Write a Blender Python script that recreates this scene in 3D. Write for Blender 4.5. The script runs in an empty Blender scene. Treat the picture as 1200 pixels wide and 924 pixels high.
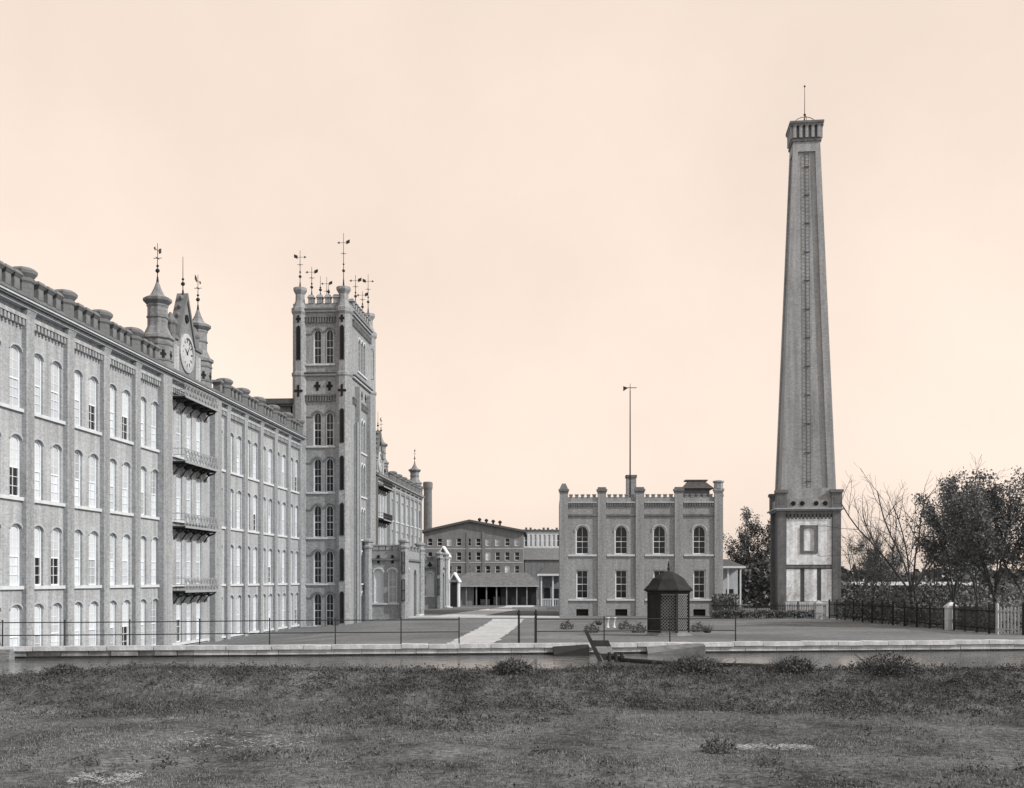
import bpy, bmesh, math, random
import numpy as np
from mathutils import Vector, Matrix, noise
R = math.radians
random.seed(7)
S = bpy.context.scene
C = S.collection

# ------------------------------------------------------------------ camera, sky, sun, exposure
EYE = 4.54; F = 1300.0; HOR = 680.0
cam = bpy.data.cameras.new('camera'); camo = bpy.data.objects.new('camera', cam); C.objects.link(camo)
cam.sensor_fit = 'HORIZONTAL'; cam.sensor_width = 36; cam.lens = 36*F/1200
cam.shift_y = (HOR-462)/1200; cam.clip_start = 0.5; cam.clip_end = 6000
camo.location = (0, 0, EYE); camo.rotation_euler = (R(90), 0, 0)
S.camera = camo
SUN = Vector((0.76, -0.31, 0.57)).normalized()
world = bpy.data.worlds.new('World'); S.world = world; world.use_nodes = True
nt = world.node_tree; nt.nodes.clear()
sky = nt.nodes.new('ShaderNodeTexSky'); sky.sky_type = 'NISHITA'; sky.sun_disc = False
sky.sun_elevation = math.asin(SUN.z); sky.sun_rotation = math.atan2(SUN.x, SUN.y)
sky.dust_density = 3.0; sky.air_density = 1.0
bw = nt.nodes.new('ShaderNodeRGBToBW')
# a plate of the period: tones only, warmed where it is palest; thin high haze flattens the sky
mx = nt.nodes.new('ShaderNodeMath'); mx.operation = 'POWER'; mx.inputs[1].default_value = 0.20
mlt = nt.nodes.new('ShaderNodeMath'); mlt.operation = 'MULTIPLY'; mlt.inputs[1].default_value = 7.0
tc = nt.nodes.new('ShaderNodeTexCoord')
ns = nt.nodes.new('ShaderNodeTexNoise'); ns.inputs['Scale'].default_value = 3.2; ns.inputs['Detail'].default_value = 6; ns.inputs['Roughness'].default_value = 0.55
mr = nt.nodes.new('ShaderNodeMapRange'); mr.inputs[1].default_value = 0.3; mr.inputs[2].default_value = 0.7
mr.inputs[3].default_value = 0.91; mr.inputs[4].default_value = 1.04
m2 = nt.nodes.new('ShaderNodeMath'); m2.operation = 'MULTIPLY'
tint = nt.nodes.new('ShaderNodeMix'); tint.data_type = 'RGBA'; tint.blend_type = 'MULTIPLY'; tint.inputs[0].default_value = 1
SKYTINT = (1.0, 0.835, 0.72)
tint.inputs[7].default_value = (*SKYTINT, 1)
bg = nt.nodes.new('ShaderNodeBackground'); bg.inputs[1].default_value = 0.12
out = nt.nodes.new('ShaderNodeOutputWorld')
L = nt.links.new
L(sky.outputs[0], bw.inputs[0]); L(bw.outputs[0], mx.inputs[0]); L(mx.outputs[0], mlt.inputs[0])
L(tc.outputs['Generated'], ns.inputs['Vector']); L(ns.outputs[0], mr.inputs[0])
L(mlt.outputs[0], m2.inputs[0]); L(mr.outputs[0], m2.inputs[1])
L(m2.outputs[0], tint.inputs[6]); L(tint.outputs[2], bg.inputs[0]); L(bg.outputs[0], out.inputs[0])
sun = bpy.data.lights.new('sun', 'SUN'); suno = bpy.data.objects.new('sun', sun); C.objects.link(suno)
sun.energy = 3.9; sun.angle = R(0.6); sun.color = (1.0, 0.95, 0.89)
suno.rotation_euler = SUN.to_track_quat('Z', 'Y').to_euler()
S.view_settings.view_transform = 'Standard'; S.view_settings.look = 'None'
S.view_settings.exposure = 0.0; S.view_settings.gamma = 1.0; S.view_settings.use_curve_mapping = False
S.render.resolution_x = 1024; S.render.resolution_y = 788
S.render.engine = 'CYCLES'

# ------------------------------------------------------------------ materials (all greys: the plate is black and white)
NEU = (0.915, 1.0, 1.085)     # cool greys: the light of the place is warm
def grey(v): return (v*NEU[0], v*NEU[1], v*NEU[2], 1)
MATS = {}
def mat(name, v, var=0.15, scale=3.0, rough=0.85, bump=0.0, bscale=20.0, brick=None, streak=0.0, spec=0.1, metal=0.0, coarse=0.0, cscale=0.15):
    m = bpy.data.materials.new(name); m.use_nodes = True; n = m.node_tree; n.nodes.clear()
    o = n.nodes.new('ShaderNodeOutputMaterial'); p = n.nodes.new('ShaderNodeBsdfPrincipled')
    n.links.new(p.outputs[0], o.inputs[0])
    p.inputs['Roughness'].default_value = rough; p.inputs['Specular IOR Level'].default_value = spec; p.inputs['Metallic'].default_value = metal
    t = n.nodes.new('ShaderNodeTexCoord'); vec = t.outputs['Object']
    def math_(op, a, b):
        q = n.nodes.new('ShaderNodeMath'); q.operation = op
        for i, x in enumerate((a, b)):
            if isinstance(x, (int, float)): q.inputs[i].default_value = x
            else: n.links.new(x, q.inputs[i])
        return q.outputs[0]
    def rng(src, lo, hi, a, b):
        q = n.nodes.new('ShaderNodeMapRange'); n.links.new(src, q.inputs[0])
        for i, x in enumerate((lo, hi, a, b)): q.inputs[i+1].default_value = x
        return q.outputs[0]
    def noise_(sc, det=6, v_=None):
        q = n.nodes.new('ShaderNodeTexNoise'); q.inputs['Scale'].default_value = sc; q.inputs['Detail'].default_value = det
        n.links.new(v_ or vec, q.inputs['Vector']); return q.outputs[0]
    val = rng(noise_(scale), 0.25, 0.75, 1-var, 1+var)
    if coarse: val = math_('MULTIPLY', val, rng(noise_(cscale, 4), 0.3, 0.7, 1-coarse, 1+coarse))
    if streak:
        mp = n.nodes.new('ShaderNodeMapping'); mp.inputs['Scale'].default_value = (2.2, 2.2, 0.12); n.links.new(vec, mp.inputs[0])
        val = math_('MULTIPLY', val, rng(noise_(1.0, 5, mp.outputs[0]), 0.3, 0.7, 1-streak, 1+streak*0.6))
    hgt = None
    if brick:
        bl, bh, mort = brick
        sx = n.nodes.new('ShaderNodeSeparateXYZ'); n.links.new(vec, sx.inputs[0])
        cx = n.nodes.new('ShaderNodeCombineXYZ'); n.links.new(math_('ADD', sx.outputs[0], sx.outputs[1]), cx.inputs[0]); n.links.new(sx.outputs[2], cx.inputs[1])
        b = n.nodes.new('ShaderNodeTexBrick'); n.links.new(cx.outputs[0], b.inputs['Vector'])
        b.inputs['Scale'].default_value = 1; b.inputs['Brick Width'].default_value = bl; b.inputs['Row Height'].default_value = bh
        b.inputs['Mortar Size'].default_value = bh*0.10; b.inputs['Mortar Smooth'].default_value = 0.3
        b.inputs['Color1'].default_value = (0.88,)*3+(1,); b.inputs['Color2'].default_value = (1.12,)*3+(1,); b.inputs['Mortar'].default_value = (mort,)*3+(1,)
        sep = n.nodes.new('ShaderNodeRGBToBW'); n.links.new(b.outputs['Color'], sep.inputs[0])
        val = math_('MULTIPLY', val, sep.outputs[0])
        hgt = math_('SUBTRACT', 1.0, b.outputs['Fac'])
    mixn = n.nodes.new('ShaderNodeMix'); mixn.data_type = 'RGBA'; mixn.blend_type = 'MULTIPLY'; mixn.inputs[0].default_value = 1
    mixn.inputs[7].default_value = grey(v)
    n.links.new(val, mixn.inputs[6]); n.links.new(mixn.outputs[2], p.inputs['Base Color'])
    if bump:
        bn = n.nodes.new('ShaderNodeBump'); bn.inputs['Strength'].default_value = bump; bn.inputs['Distance'].default_value = 0.05
        src = noise_(bscale, 8)
        if hgt is not None: src = math_('ADD', math_('MULTIPLY', src, 0.5), hgt)
        n.links.new(src, bn.inputs['Height']); n.links.new(bn.outputs[0], p.inputs['Normal'])
    MATS[name] = m; return m
BR = (0.22, 0.075, 1.15)
mat('brick_mill', 0.35, 0.20, 7.0, bump=0.12, brick=BR, streak=0.28, coarse=0.14, cscale=0.25)
mat('brick_pilaster', 0.29, 0.26, 7.0, bump=0.12, brick=BR, streak=0.28)
mat('brick_tower', 0.28, 0.28, 5.0, bump=0.12, brick=BR, streak=0.2, coarse=0.08)
mat('brick_office', 0.29, 0.26, 5.0, bump=0.12, brick=BR, streak=0.2, coarse=0.08)
mat('brick_turret', 0.22, 0.3, 5.0, bump=0.12, brick=BR, streak=0.25)
mat('brick_dark', 0.16, 0.2, 1.8, bump=0.12, brick=BR, streak=0.2)
mat('brick_shaft', 0.31, 0.16, 4.0, bump=0.15, brick=(0.24, 0.08, 1.15), streak=0.22, coarse=0.14, cscale=0.22)
mat('brick_far', 0.19, 0.15, 1.0, bump=0.1, streak=0.15)
mat('whitewash', 0.80, 0.22, 2.2, bump=0.08, brick=(0.22, 0.075, 0.96), streak=0.3, coarse=0.10)
mat('pale_wall', 0.55, 0.1, 1.0, streak=0.15)
mat('stone_light', 0.54, 0.14, 2.5, bump=0.2)
mat('stone_mid', 0.40, 0.18, 2.0, bump=0.3)
mat('canal_stone', 0.50, 0.22, 1.3, bump=0.5, bscale=9, streak=0.25)
mat('canal_stone_rough', 0.22, 0.3, 2.2, bump=0.8, bscale=5, streak=0.2)
mat('cornice_dark', 0.16, 0.2, 2.0)
mat('frame_white', 0.72, 0.06, 4.0, rough=0.5)
mat('pane_pale', 0.64, 0.08, 0.8, rough=0.22, spec=0.5, coarse=0.12, cscale=0.6)
mat('pane_mid', 0.50, 0.15, 0.9, rough=0.2, spec=0.5)
mat('pane_dull', 0.36, 0.2, 0.8, rough=0.15, spec=0.5)
mat('pane_dark', 0.02, 0.2, 1.0, rough=0.06, spec=0.35)
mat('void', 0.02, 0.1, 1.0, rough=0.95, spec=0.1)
mat('iron', 0.035, 0.2, 4.0, rough=0.6)
mat('iron_pale', 0.30, 0.2, 4.0, rough=0.5)
mat('slate', 0.095, 0.2, 3.0, bump=0.3, bscale=12)
mat('tin_roof', 0.26, 0.12, 2.0, rough=0.6, streak=0.2)
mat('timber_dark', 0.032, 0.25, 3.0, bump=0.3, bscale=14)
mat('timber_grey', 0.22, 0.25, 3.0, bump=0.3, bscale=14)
mat('lattice_paint', 0.17, 0.1, 4.0, rough=0.6)
mat('lawn', 0.165, 0.3, 3.0, spec=0.0, bump=0.6, bscale=18, coarse=0.22, cscale=0.12)
mat('soil_grass', 0.105, 0.65, 9.0, bump=1.0, bscale=16, coarse=0.55, cscale=0.55, spec=0.0)
mat('far_ground', 0.13, 0.25, 0.05)
mat('path', 0.42, 0.25, 2.5, bump=0.3, bscale=14, coarse=0.12, cscale=0.3)
mat('road', 0.45, 0.25, 2.0, bump=0.3, bscale=12, coarse=0.12, cscale=0.2)
mat('bark', 0.07, 0.3, 5.0, bump=0.5)
mat('bark_pale', 0.16, 0.3, 5.0, bump=0.5)
mat('leaf', 0.135, 0.4, 0.9, rough=0.6)
mat('leaf_far', 0.09, 0.4, 0.4, rough=0.7)
mat('grass_blade', 0.20, 0.5, 3.5, rough=0.7, coarse=0.35, cscale=0.5, spec=0.1)
mat('weed', 0.085, 0.5, 1.6, rough=0.7, spec=0.1)
mat('waterline_stone', 0.03, 0.3, 2.0, rough=0.4, streak=0.3)
mat('straw_pale', 0.42, 0.25, 4.0, rough=0.7)
mat('straw', 0.34, 0.3, 3.0, rough=0.7)
mat('roof_dark', 0.15, 0.2, 2.0, rough=0.7, streak=0.2)
mat('iron_grey', 0.11, 0.2, 4.0, rough=0.6)
mat('leaf_pale', 0.22, 0.4, 0.9, rough=0.6)
mat('clock_white', 0.44, 0.05, 2.0, rough=0.4)
def water_mat():
    m = mat('water', 0.09, 0.3, 0.3, rough=0.10, spec=0.35)
    n = m.node_tree; p = [x for x in n.nodes if x.type == 'BSDF_PRINCIPLED'][0]
    p.inputs['Specular Tint'].default_value = (0.74, 0.86, 1.0, 1)
    t = n.nodes.new('ShaderNodeTexCoord'); mp = n.nodes.new('ShaderNodeMapping'); mp.inputs['Scale'].default_value = (0.6, 2.2, 1)
    q = n.nodes.new('ShaderNodeTexNoise'); q.inputs['Scale'].default_value = 1.3; q.inputs['Detail'].default_value = 4
    b = n.nodes.new('ShaderNodeBump'); b.inputs['Strength'].default_value = 0.7; b.inputs['Distance'].default_value = 0.06
    for a, c in ((t.outputs['Object'], mp.inputs[0]), (mp.outputs[0], q.inputs['Vector']), (q.outputs[0], b.inputs['Height']), (b.outputs[0], p.inputs['Normal'])): n.links.new(a, c)
water_mat()
for k_ in ('pane_pale', 'pane_mid', 'pane_dull', 'pane_dark'):
    [x for x in MATS[k_].node_tree.nodes if x.type == 'BSDF_PRINCIPLED'][0].inputs['Specular Tint'].default_value = (0.74, 0.86, 1.0, 1)

# ------------------------------------------------------------------ helpers
class MB:
    def __init__(s): s.v = []; s.f = []
    def poly(s, pts):
        k = len(s.v); s.v += [tuple(p) for p in pts]; s.f.append(tuple(range(k, k+len(pts))))
    def box(s, x0, x1, y0, y1, z0, z1):
        k = len(s.v)
        s.v += [(x0,y0,z0),(x1,y0,z0),(x1,y1,z0),(x0,y1,z0),(x0,y0,z1),(x1,y0,z1),(x1,y1,z1),(x0,y1,z1)]
        s.f += [tuple(k+i for i in q) for q in ((0,3,2,1),(4,5,6,7),(0,1,5,4),(1,2,6,5),(2,3,7,6),(3,0,4,7))]
    def hexa(s, b, t):      # bottom and top quads
        k = len(s.v); s.v += [tuple(p) for p in b]+[tuple(p) for p in t]
        s.f += [tuple(k+i for i in q) for q in ((0,3,2,1),(4,5,6,7),(0,1,5,4),(1,2,6,5),(2,3,7,6),(3,0,4,7))]
    def lathe(s, prof, n=8, c=(0,0), rot=None):
        rot = math.pi/n if rot is None else rot
        k = len(s.v)
        for r, z in prof:
            for i in range(n):
                a = rot+2*math.pi*i/n; s.v.append((c[0]+r*math.cos(a), c[1]+r*math.sin(a), z))
        for j in range(len(prof)-1):
            for i in range(n):
                i2 = (i+1) % n; s.f.append((k+j*n+i, k+j*n+i2, k+(j+1)*n+i2, k+(j+1)*n+i))
        s.f.append(tuple(k+i for i in reversed(range(n)))); s.f.append(tuple(k+(len(prof)-1)*n+i for i in range(n)))
    def tube(s, p, q, r0, r1=None, n=5):
        r1 = r0 if r1 is None else r1
        p = Vector(p); q = Vector(q); d = (q-p)
        if d.length < 1e-6: return
        a = d.orthogonal().normalized(); b = d.normalized().cross(a); k = len(s.v)
        for c, r in ((p, r0), (q, r1)):
            for i in range(n):
                t = 2*math.pi*i/n; s.v.append(tuple(c+a*(r*math.cos(t))+b*(r*math.sin(t))))
        for i in range(n):
            i2 = (i+1) % n; s.f.append((k+i, k+i2, k+n+i2, k+n+i))
        s.f.append(tuple(k+i for i in reversed(range(n)))); s.f.append(tuple(k+n+i for i in range(n)))
    def prism(s, pts, y0, y1):          # outline in xz, extruded along y
        k = len(s.v); n = len(pts)
        s.v += [(x, y0, z) for x, z in pts]+[(x, y1, z) for x, z in pts]
        s.f.append(tuple(range(k, k+n))); s.f.append(tuple(k+n+i for i in reversed(range(n))))
        for i in range(n):
            j = (i+1) % n; s.f.append((k+j, k+i, k+n+i, k+n+j))
    def ring(s, o, i_, y0, y1):         # frame between two outlines in xz
        n = len(o); k = len(s.v)
        for y in (y0, y1):
            s.v += [(x, y, z) for x, z in o]+[(x, y, z) for x, z in i_]
        for a in range(n):
            b = (a+1) % n
            s.f += [(k+a, k+b, k+n+b, k+n+a), (k+2*n+b, k+2*n+a, k+3*n+a, k+3*n+b),
                    (k+b, k+a, k+2*n+a, k+2*n+b), (k+n+a, k+n+b, k+3*n+b, k+3*n+a)]
    def facade(s, x0, x1, z0, z1, ops, T=lambda u, d, z: (u, d, z), rev=0.35):
        xs = sorted(set([x0, x1]+[v for o in ops for v in (o[0], o[1])]))
        zs = sorted(set([z0, z1]+[v for o in ops for v in (o[2], o[3])]))
        for zi in range(len(zs)-1):
            run = None
            for xi in range(len(xs)-1):
                cx = (xs[xi]+xs[xi+1])/2; cz = (zs[zi]+zs[zi+1])/2
                inside = any(o[0] < cx < o[1] and o[2] < cz < o[3] for o in ops)
                if not inside and run is None: run = xs[xi]
                if (inside or xi == len(xs)-2) and run is not None:
                    e = xs[xi] if inside else xs[xi+1]
                    s.poly([T(run, 0, zs[zi]), T(e, 0, zs[zi]), T(e, 0, zs[zi+1]), T(run, 0, zs[zi+1])]); run = None
        for o in ops:
            pts = arch(*o)
            m = len(pts)
            for i in range(2, m-1):    # spandrels
                a, b = pts[i], pts[i+1]
                if o[3]-max(a[1], b[1]) > 1e-5 or o[3]-min(a[1], b[1]) > 1e-5:
                    s.poly([T(a[0], 0, a[1]), T(a[0], 0, o[3]), T(b[0], 0, o[3]), T(b[0], 0, b[1])])
            for i in range(m):
                a, b = pts[i], pts[(i+1) % m]
                s.poly([T(a[0], 0, a[1]), T(b[0], 0, b[1]), T(b[0], rev, b[1]), T(a[0], rev, a[1])])
    def obj(s, name, m, parent=None, loc=(0,0,0), rotz=0, smooth=False, tri=False):
        return link(name, s.mesh(name, m, smooth), parent, loc, rotz)
    def mesh(s, name, m, smooth=False):
        me = bpy.data.meshes.new(name); me.from_pydata(s.v, [], s.f); me.update()
        bm = bmesh.new(); bm.from_mesh(me); bmesh.ops.remove_doubles(bm, verts=bm.verts, dist=1e-5)
        bmesh.ops.recalc_face_normals(bm, faces=bm.faces) if len(s.f) < 4000 else None
        bm.to_mesh(me); bm.free()
        me.materials.append(MATS[m])
        if smooth: me.polygons.foreach_set('use_smooth', [True]*len(me.polygons))
        return me
def arch(x0, x1, z0, z1, rise=0.0, n=8):
    """outline of an opening: sill left, sill right, then the head from right to left"""
    zs = z1-rise; c = (x0+x1)/2; a = (x1-x0)/2
    if rise <= 0: return [(x0, z0), (x1, z0), (x1, z1), (x0, z1)]
    return [(x0, z0), (x1, z0)]+[(c+a*math.cos(math.pi*i/n), zs+rise*math.sin(math.pi*i/n)) for i in range(n+1)]
def link(name, me, parent=None, loc=(0,0,0), rotz=0):
    o = bpy.data.objects.new(name, me); C.objects.link(o); o.location = loc; o.rotation_euler = (0, 0, rotz)
    if parent: o.parent = parent
    return o
def thing(name, label, cat, loc=(0,0,0), rotz=0, group=None):
    o = bpy.data.objects.new(name, None); C.objects.link(o); o.empty_display_size = 0.3
    o.location = loc; o.rotation_euler = (0, 0, rotz); return tag(o, label, cat, group)
def tag(o, label, cat, group=None):
    o['label'] = label; o['category'] = cat
    if group: o['group'] = group
    return o
def kind(o, k): o['kind'] = k; return o
def copy_tree(o, parent=None):
    c = o.copy(); C.objects.link(c); c.parent = parent
    for ch in list(o.children): copy_tree(ch, c)
    return c
def fast_mesh(name, V, n_per, m):      # V: (k*n_per,3) loose polygons
    me = bpy.data.meshes.new(name); V = np.asarray(V, dtype=np.float32); nv = len(V); nf = nv//n_per
    me.vertices.add(nv); me.vertices.foreach_set('co', V.ravel())
    me.loops.add(nv); me.loops.foreach_set('vertex_index', np.arange(nv, dtype=np.int32))
    me.polygons.add(nf); me.polygons.foreach_set('loop_start', np.arange(0, nv, n_per, dtype=np.int32))
    me.update(calc_edges=True); me.materials.append(MATS[m]); return me
def at(px, py, Y): return Vector(((px-600)/F*Y, Y, EYE-(py-HOR)/F*Y))
def ss(a, b, x):
    t = min(1, max(0, (x-a)/(b-a))); return t*t*(3-2*t)

# ------------------------------------------------------------------ terrain
WATER = 0.93; COPE = 1.46
def Yc(x): return 51.0+0.117*(x+23.5)            # far edge of the canal
def yard(x, y):
    base = 0.7*ss(-21, -9, x)
    W = 26+24*ss(-18, 0, x)
    s = min(1, max(0, (y-Yc(x))/W))
    return base+(COPE-0.06-base)*(1-s)**1.4
LIPY = 27.6
def bank(x, y):
    w = noise.noise((x*0.16, y*0.16, 0))*0.10+noise.noise((x*0.6, y*0.6, 3))*0.045
    top = 2.30-0.26*ss(-9, -13.5, x)
    lip = LIPY+0.5*noise.noise((x*0.2, 5, 0))
    if y < 24.2: z = 1.72
    elif y < lip: z = 1.72+(top-1.72)*ss(24.2, lip, y)
    else: z = top+(0.2-top)*ss(lip, lip+9, y)
    return z+w
def ground_pt(px, py):
    lo, hi = 52.0, 400.0
    f = lambda Y: EYE-(py-HOR)/F*Y-yard((px-600)/F*Y, Y)
    y = 50.0
    while y < 600:
        if (px-600)/F*y > -1e9 and y > Yc((px-600)/F*y) and f(y) <= 0: break
        y += 0.5
    X = (px-600)/F*y
    return Vector((X, y, yard(X, y)))
def sheet(name, xs, ys, fn, m, dz=0.0):
    b = MB()
    for y in ys:
        for x in xs:
            X, Y = (x, y) if not callable(y) else (x, y(x))
            b.v.append((X, Y, fn(X, Y)+dz))
    n = len(xs)
    for j in range(len(ys)-1):
        for i in range(n-1): b.f.append((j*n+i, j*n+i+1, (j+1)*n+i+1, (j+1)*n+i))
    me = bpy.data.meshes.new(name); me.from_pydata(b.v, [], b.f); me.update(); me.materials.append(MATS[m])
    me.polygons.foreach_set('use_smooth', [True]*len(me.polygons))
    return kind(link(name, me), 'structure')
def lin(a, b, n): return [a+(b-a)*i/(n-1) for i in range(n)]
# far plain
sheet('ground', [-3000, -400, -60, 60, 400, 3000], [-100, 200, 600, 3000], lambda x, y: -0.25, 'far_ground')
# near bank with its levee
sheet('canal_bank', lin(-34, 34, 137), lin(-6, 14, 12)[:-1]+lin(14, 38, 97), bank, 'soil_grass')
# canal water
w = MB(); w.poly([(-90, 28, WATER), (90, 28, WATER), (90, 68, WATER), (-90, 44, WATER)]); kind(w.obj('canal_water', 'water'), 'structure')
# yard (starts just behind the canal wall)
lw = MB(); xs = lin(-60, 90, 151); ts = [0, .4, 1, 2, 3, 4.5, 6, 8, 10, 13, 16, 20, 25, 30, 36, 42, 50, 60, 80, 110, 150, 220, 330]
for t in ts:
    for x in xs: lw.v.append((x, Yc(x)+0.35+t, yard(x, Yc(x)+0.35+t)-0.25*ss(150, 330, t)))
n = len(xs)
for j in range(len(ts)-1):
    for i in range(n-1): lw.f.append((j*n+i, j*n+i+1, (j+1)*n+i+1, (j+1)*n+i))
kind(lw.obj('yard_lawn', 'lawn', smooth=True), 'structure')
def strip(name, left, right, m, dz=0.02, n=44):
    """a paved strip between two edges given as lists of ground points"""
    def samp(pl, t):
        k = t*(len(pl)-1); i = min(int(k), len(pl)-2); return Vector(pl[i]).lerp(Vector(pl[i+1]), k-i)
    b = MB(); nx = 5
    for j in range(n+1):
        a, c = samp(left, j/n), samp(right, j/n); a.x += .22*noise.noise((a.x*.9, a.y*.9, 1)); c.x += .22*noise.noise((c.x*.9, c.y*.9, 2)); a.y += .3*noise.noise((a.x*.7, 7, 1)); c.y += .3*noise.noise((c.x*.7, 9, 2))
        for i in range(nx):
            p = a.lerp(c, i/(nx-1)); b.v.append((p.x, p.y, yard(p.x, p.y)+dz))
    for j in range(n):
        for i in range(nx-1): b.f.append((j*nx+i, j*nx+i+1, (j+1)*nx+i+1, (j+1)*nx+i))
    return kind(b.obj(name, m, smooth=True), 'structure')
strip('garden_path', [ground_pt(522, 756), ground_pt(552, 741), ground_pt(578, 726)], [ground_pt(580, 755), ground_pt(598, 741), ground_pt(614, 726)], 'path', 0.03)
strip('yard_road', [(-15, 112.5, 0), (-4, 112.5, 0), (5, 112, 0)], [(-15, 119.5, 0), (-4, 119.5, 0), (5, 117.5, 0)], 'road', 0.025)
strip('yard_road', [(-8, 119, 0), (-1, 160, 0), (2, 240, 0)], [(-3, 119, 0), (3.2, 160, 0), (4.6, 240, 0)], 'road', 0.022)

# ------------------------------------------------------------------ canal wall: coping stones and wall stones
cw = thing('canal_wall', 'long pale stone canal wall with coping along the far water edge', 'wall')
slope = math.atan(0.117)
x = -62.0; rs = random.Random(3); cop_mesh = {}
def stone_mesh(w_, h_, d_, name, m, seed):
    b = MB(); q = random.Random(seed); e = 0.02
    j = lambda a: a+q.uniform(-e, e)
    b.hexa([(j(0.012), j(0), 0), (w_-0.012, j(0), 0), (w_-0.012, d_, 0), (0.012, d_, 0)], [(j(0.012), j(0), h_), (w_-0.012, j(0), j(h_)), (w_-0.012, d_, h_), (0.012, d_, j(h_))])
    return b.mesh(name, m)
cl = [1.5, 1.8, 2.1, 1.3]
for i, l_ in enumerate(cl): cop_mesh[i] = stone_mesh(l_, 0.2, 0.62, 'coping_stone', 'canal_stone', i)
rub = [stone_mesh(1.0+0.3*i, 0.235, 0.4, 'wall_stone', 'canal_stone', 10+i) for i in range(3)]
rub2 = [stone_mesh(0.75+0.25*i, 0.235, 0.45, 'wall_stone', 'canal_stone_rough', 20+i) for i in range(3)]
GAP0, GAP1 = 200.0, 200.0
while x < 62:
    i = rs.randrange(4); l_ = cl[i]*math.cos(slope)
    if not (GAP0-l_ < x < GAP1):
        o = link('coping_stone', cop_mesh[i], cw, (x, Yc(x)-0.12, COPE-0.2+rs.uniform(-.015, .015)), slope)
    x += l_
waterline_row = [stone_mesh(1.0+0.3*i, 0.24, 0.4, 'wall_stone', 'waterline_stone', 30+i) for i in range(3)]  # lower row of wall stones, much darker than the row above
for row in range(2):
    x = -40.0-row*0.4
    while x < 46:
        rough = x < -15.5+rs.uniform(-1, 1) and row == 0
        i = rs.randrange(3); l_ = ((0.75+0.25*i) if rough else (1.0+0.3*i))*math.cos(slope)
        link('wall_stone', (waterline_row if row else rub2 if rough else rub)[i], cw, (x, Yc(x)+rs.uniform(-.03, .03)*(2.2 if rough else 0.5), (COPE-0.2-0.24, COPE-0.2-0.24-0.245)[row]), slope)
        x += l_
b = MB(); a, c = -90, 95
b.hexa([(a, Yc(a)+0.12, -0.3), (c, Yc(c)+0.12, -0.3), (c, Yc(c)+0.8, -0.3), (a, Yc(a)+0.8, -0.3)], [(a, Yc(a)+0.12, COPE-0.05), (c, Yc(c)+0.12, COPE-0.05), (c, Yc(c)+0.8, COPE-0.05), (a, Yc(a)+0.8, COPE-0.05)])
b.obj('wall_core', 'stone_mid', cw)
for q in range(4):
    b = MB(); b.box(-24.6, -22.9+.12*q, -.3*(q+1)-.12, .1-.3*q, 0, COPE-.1-.12*q); b.obj('landing_step', 'canal_stone_rough', cw, (0, Yc(-23.4), 0), 0)
# two sloping aprons at the head-race intake
def apron(x0, x1, d, m):
    y = Yc(x0); b = MB()
    b.hexa([(x0, y-d, 0), (x1, y-d*.9, 0), (x1, y+.05, 0), (x0, y+.05, 0)], [(x0, y-d, WATER+.05), (x1, y-d*.9, COPE-.1), (x1, y+.1, COPE-.05), (x0, y+.1, COPE-.08)])
    b.obj('apron', m, cw)
apron(2.0, 3.7, 1.2, 'timber_dark')
apron(6.6, 9.4, .7, 'brick_dark')

# ------------------------------------------------------------------ windows
WM = {}
def window_meshes(w_, h_, rise, style):
    key = (round(w_, 3), round(h_, 3), round(rise, 3), style)
    if key in WM: return WM[key]
    a = w_/2; t = {'office': 0.13, 'tower': 0.10}.get(style, 0.085 if w_ > 0.9 else 0.07)
    o = arch(-a, a, 0, h_, rise); i_ = arch(-a+t, a-t, t, h_-t, max(0, rise-t*0.3) if rise > 0 else 0)
    fr = MB(); fr.ring(o, i_, 0.0, 0.12)
    mid = (h_-rise*0.5)*0.5
    fr.box(-a+t, a-t, 0.02, 0.09, mid-0.035, mid+0.035)
    if style != 'slit' and style != 'far':
        fr.box(-0.016, 0.016, 0.035, 0.07, t, h_-t-0.01)
        k = 2 if style == 'mill' else 1
        for base, top in ((t, mid), (mid, h_-rise)):
            for j in range(1, k+1):
                z = base+(top-base)*j/(k+1); fr.box(-a+t, a-t, 0.036, 0.066, z-0.013, z+0.013)
    lo = MB(); lo.prism([(-a+t*.6, t*.6), (a-t*.6, t*.6), (a-t*.6, mid), (-a+t*.6, mid)], 0.072, 0.084)
    up = MB(); up.prism(arch(-a+t*.6, a-t*.6, mid, h_-t*.6, rise, 8), 0.05, 0.062)
    fm = fr.mesh('window', 'frame_white' if style != 'slit' else 'iron')
    res = {'frame': fm}
    for g in ('pane_pale', 'pane_mid', 'pane_dull', 'pane_dark', 'void'):
        res[g] = (lo.mesh('pane', g), up.mesh('pane', g))
    hd = MB(); e = 0.075 if style == 'mill' else 0.14; z0 = h_-rise-0.12
    oo = arch(-a-e, a+e, z0, h_+e, rise+e*0.5)[2:]; ii = arch(-a+0.0, a-0.0, z0, h_, rise)[2:]
    for q in range(len(oo)-1) if rise > 0 else ():
        hd.hexa([(oo[q][0], -0.06, oo[q][1]), (oo[q+1][0], -0.06, oo[q+1][1]), (ii[q+1][0], -0.06, ii[q+1][1]), (ii[q][0], -0.06, ii[q][1])],
                [(oo[q][0], 0.02, oo[q][1]), (oo[q+1][0], 0.02, oo[q+1][1]), (ii[q+1][0], 0.02, ii[q+1][1]), (ii[q][0], 0.02, ii[q][1])])
    res['hood'] = {}
    for g in ('stone_light', 'stone_mid', 'brick_dark', 'brick_pilaster') if rise > 0 else (): res['hood'][g] = hd.mesh('hood_mould', g)
    WM[key] = res; return res
rw = random.Random(11)
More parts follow.
